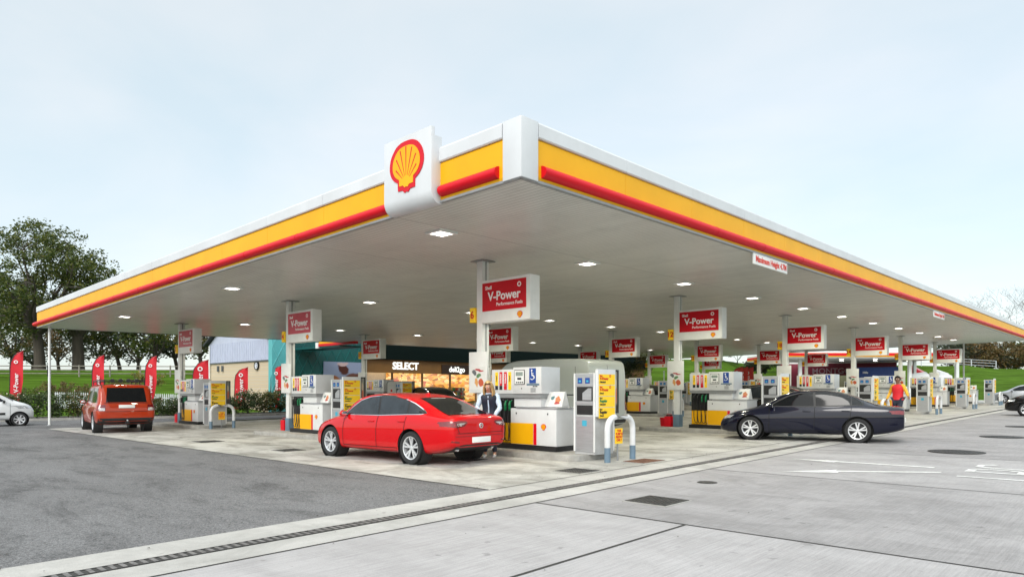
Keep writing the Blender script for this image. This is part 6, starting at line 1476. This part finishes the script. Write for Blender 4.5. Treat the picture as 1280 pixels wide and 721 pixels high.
def cab(label, x, Y, m, defl, yaw, vis=True):
    loc, rz = frm(x, Y); t = thing('lorry_cab', label, 'lorry', loc, rz+yaw, 'vehicles in the lorry park'); t.scale = (.88,)*3
    mb = MB(); mb.prism([(-1.2, .6), (1.15, .6), (1.2, 1.5), (.95, 2.9), (.8, 3.0), (-1.2, 3.0)], 0, 2.4, m, axis='y'); mb.build('cabin', t, bevel=.06)
    mb = MB(); mb.prism([(1.21, 1.75), (1.215, 1.8), (1.0, 2.8), (.97, 2.75)], .12, 2.28, GLASSD, axis='y'); mb.build('windscreen', t)
    mb = MB(); mb.box(.05, -.02, 1.75, .85, 0.0-.001, 2.6, GLASSD); mb.build('side_window', t)
    mb = MB(); mb.prism([(-1.15, 3.0), (.7, 3.0), (.5, 3.25), (-1.15, defl)], .15, 2.25, m, axis='y'); mb.build('wind_deflector', t, bevel=.05)
    for a in (.5, -2.2):
        for b in (.2, 2.2): q = MB(); q.lathe([(0, -.15), (.42, -.15), (.5, -.08), (.5, .15), (0, .15)], RUBB, 24, 'y'); w = q.build('wheel', t, smooth=True); w.location = (a, b, .5)
    mb = MB(); mb.box(-3.2, .6, .7, -1.2, 1.8, .95, BLACK); mb.build('chassis', t)
    for b in (-.2, 2.6): mb = MB(); mb.box(.95, b-.1, 1.9, 1.1, b+.1, 2.6, BLACK); mb.build('mirror', t, bevel=.02)
    mb = MB(); mb.box(1.2, .2, .7, 1.26, 2.2, 1.35, TRIMB); mb.build('grille', t)
RC = pm('lorry_red', (.38, .015, .02), .35, coat=.4); WC = pm('lorry_white', (.62, .64, .66), .35, coat=.4)
cab('red lorry cab with raised wind deflector left of the white cabs', 1150, 80, RC, 4.25, R(-12))
cab('white lorry cab with sloping deflector, rightmost in the lorry park', 1180, 83, WC, 3.95, R(0))
cab('low white van cab in front of the red lorry', 1150, 72, WC, 3.02, R(-5))
# second canopy
hc = thing('lorry_canopy', 'distant second canopy with yellow and red edge over the lorry pumps', 'canopy', (0, 0, 0), 0)
def hcbox(nm, x0, x1, Y0, Y1, z0, z1, m):
    mb = MB(); a, b = px(x0, Y0), px(x1, Y0); mb.box(a, Y0, z0, b, Y1, z1, m); return mb.build(nm, hc)
Z = lambda y, Y: 1.55+(487.6-y)/853.6*Y
hcbox('soffit', 985, 1203, 70, 82, Z(447, 70), Z(446, 70), OFFW); hcbox('yellow_fascia', 985, 1203, 69.9, 82, Z(445.8, 70), Z(441, 70), YEL); hcbox('red_stripe', 985, 1203, 69.85, 82.05, Z(441, 70)-.28, Z(441, 70)-.02, RED); hcbox('fascia_cap', 985, 1203, 69.9, 82, Z(440.9, 70), Z(438.6, 70), OFFW)
for x, Y in ((1000, 72), (1068, 72), (1137, 72), (1196, 72), (1143, 78)):
    mb = MB(); mb.box(-.15, -.15, 0, .15, .15, Z(447, 70)-gz(px(x, Y), Y)-.01, OFFW); o = mb.build('post', hc); o.location = (px(x, Y), Y, gz(px(x, Y), Y))
for k in range(5):
    for Y in (73, 77):
        mb = MB(); x = px(1010+k*42, Y); zz = Z(447, 70); mb.box(x-.15, Y-.15, zz-.03, x+.15, Y+.15, zz-.002, LAMPM); mb.build('lamp', hc)
yb = thing('yellow_post_sleeve', 'yellow and orange sleeve wrapped round a post of the distant canopy', 'post sleeve', (px(1068, 71.7), 71.7, gz(px(1068, 71.7), 71.7)+1.2), 0)
mb = MB(); mb.box(-.19, -.0, 0, .19, .08, 1.5, YEL); mb.build('sleeve', yb); mb = MB(); mb.box(-.19, -.01, .5, .19, -.001, .8, pm('orange_band', (.7, .2, .02), .5)); mb.build('band', yb)
# small things on the forecourt: bucket, paper towel boxes, traffic cones
def bucket(u, v, m, label):
    mb = MB(); mb.lathe([(0, 0), (.12, 0), (.15, .30), (.16, .31), (.145, .30), (.115, .02), (0, .02)], m, 18); mb.tube([(-.15, 0, .29), (-.1, 0, .40), (0, 0, .44), (.1, 0, .40), (.15, 0, .29)], .006, GREY, 5)
    tag(link('bucket', mb.mesh('bucket', smooth=True), None, W(u, v, .12)), label, 'bucket', 'buckets on the islands')
bucket(4.35, 3.9+9.55*2+1.75, BLUE, 'blue bucket at the foot of the column farthest left in the picture')
bucket(4.25+9.57, 5.75, RED, 'red bucket beside the column behind the passing car')
# litter and leaves along the kerb and asphalt edge
lm = MB(); rl = random.Random(8)
for k in range(260):
    u = rl.uniform(-9, 12); v = rl.choice([rl.uniform(-6, 24), rl.gauss(.4, .5)]); 
    if 0: pass
    s = rl.uniform(.006, .018); a = rl.uniform(0, 6.28); p = W(u, v, .013)
    lm.v += [(p.x+s*math.cos(a+q*1.57), p.y+s*math.sin(a+q*1.57), p.z+.004*(q % 2)) for q in range(4)]; i = len(lm.v)-4; lm.f.append((i, i+1, i+2, i+3)); lm.m.append(lm.mi(SOIL))
me = bpy.data.meshes.new('grit'); me.from_pydata(lm.v, [], lm.f); me.materials.append(SOIL); tag(link('grit', me), 'specks of grit and leaf litter scattered over the paving', 'grit', kind='stuff')
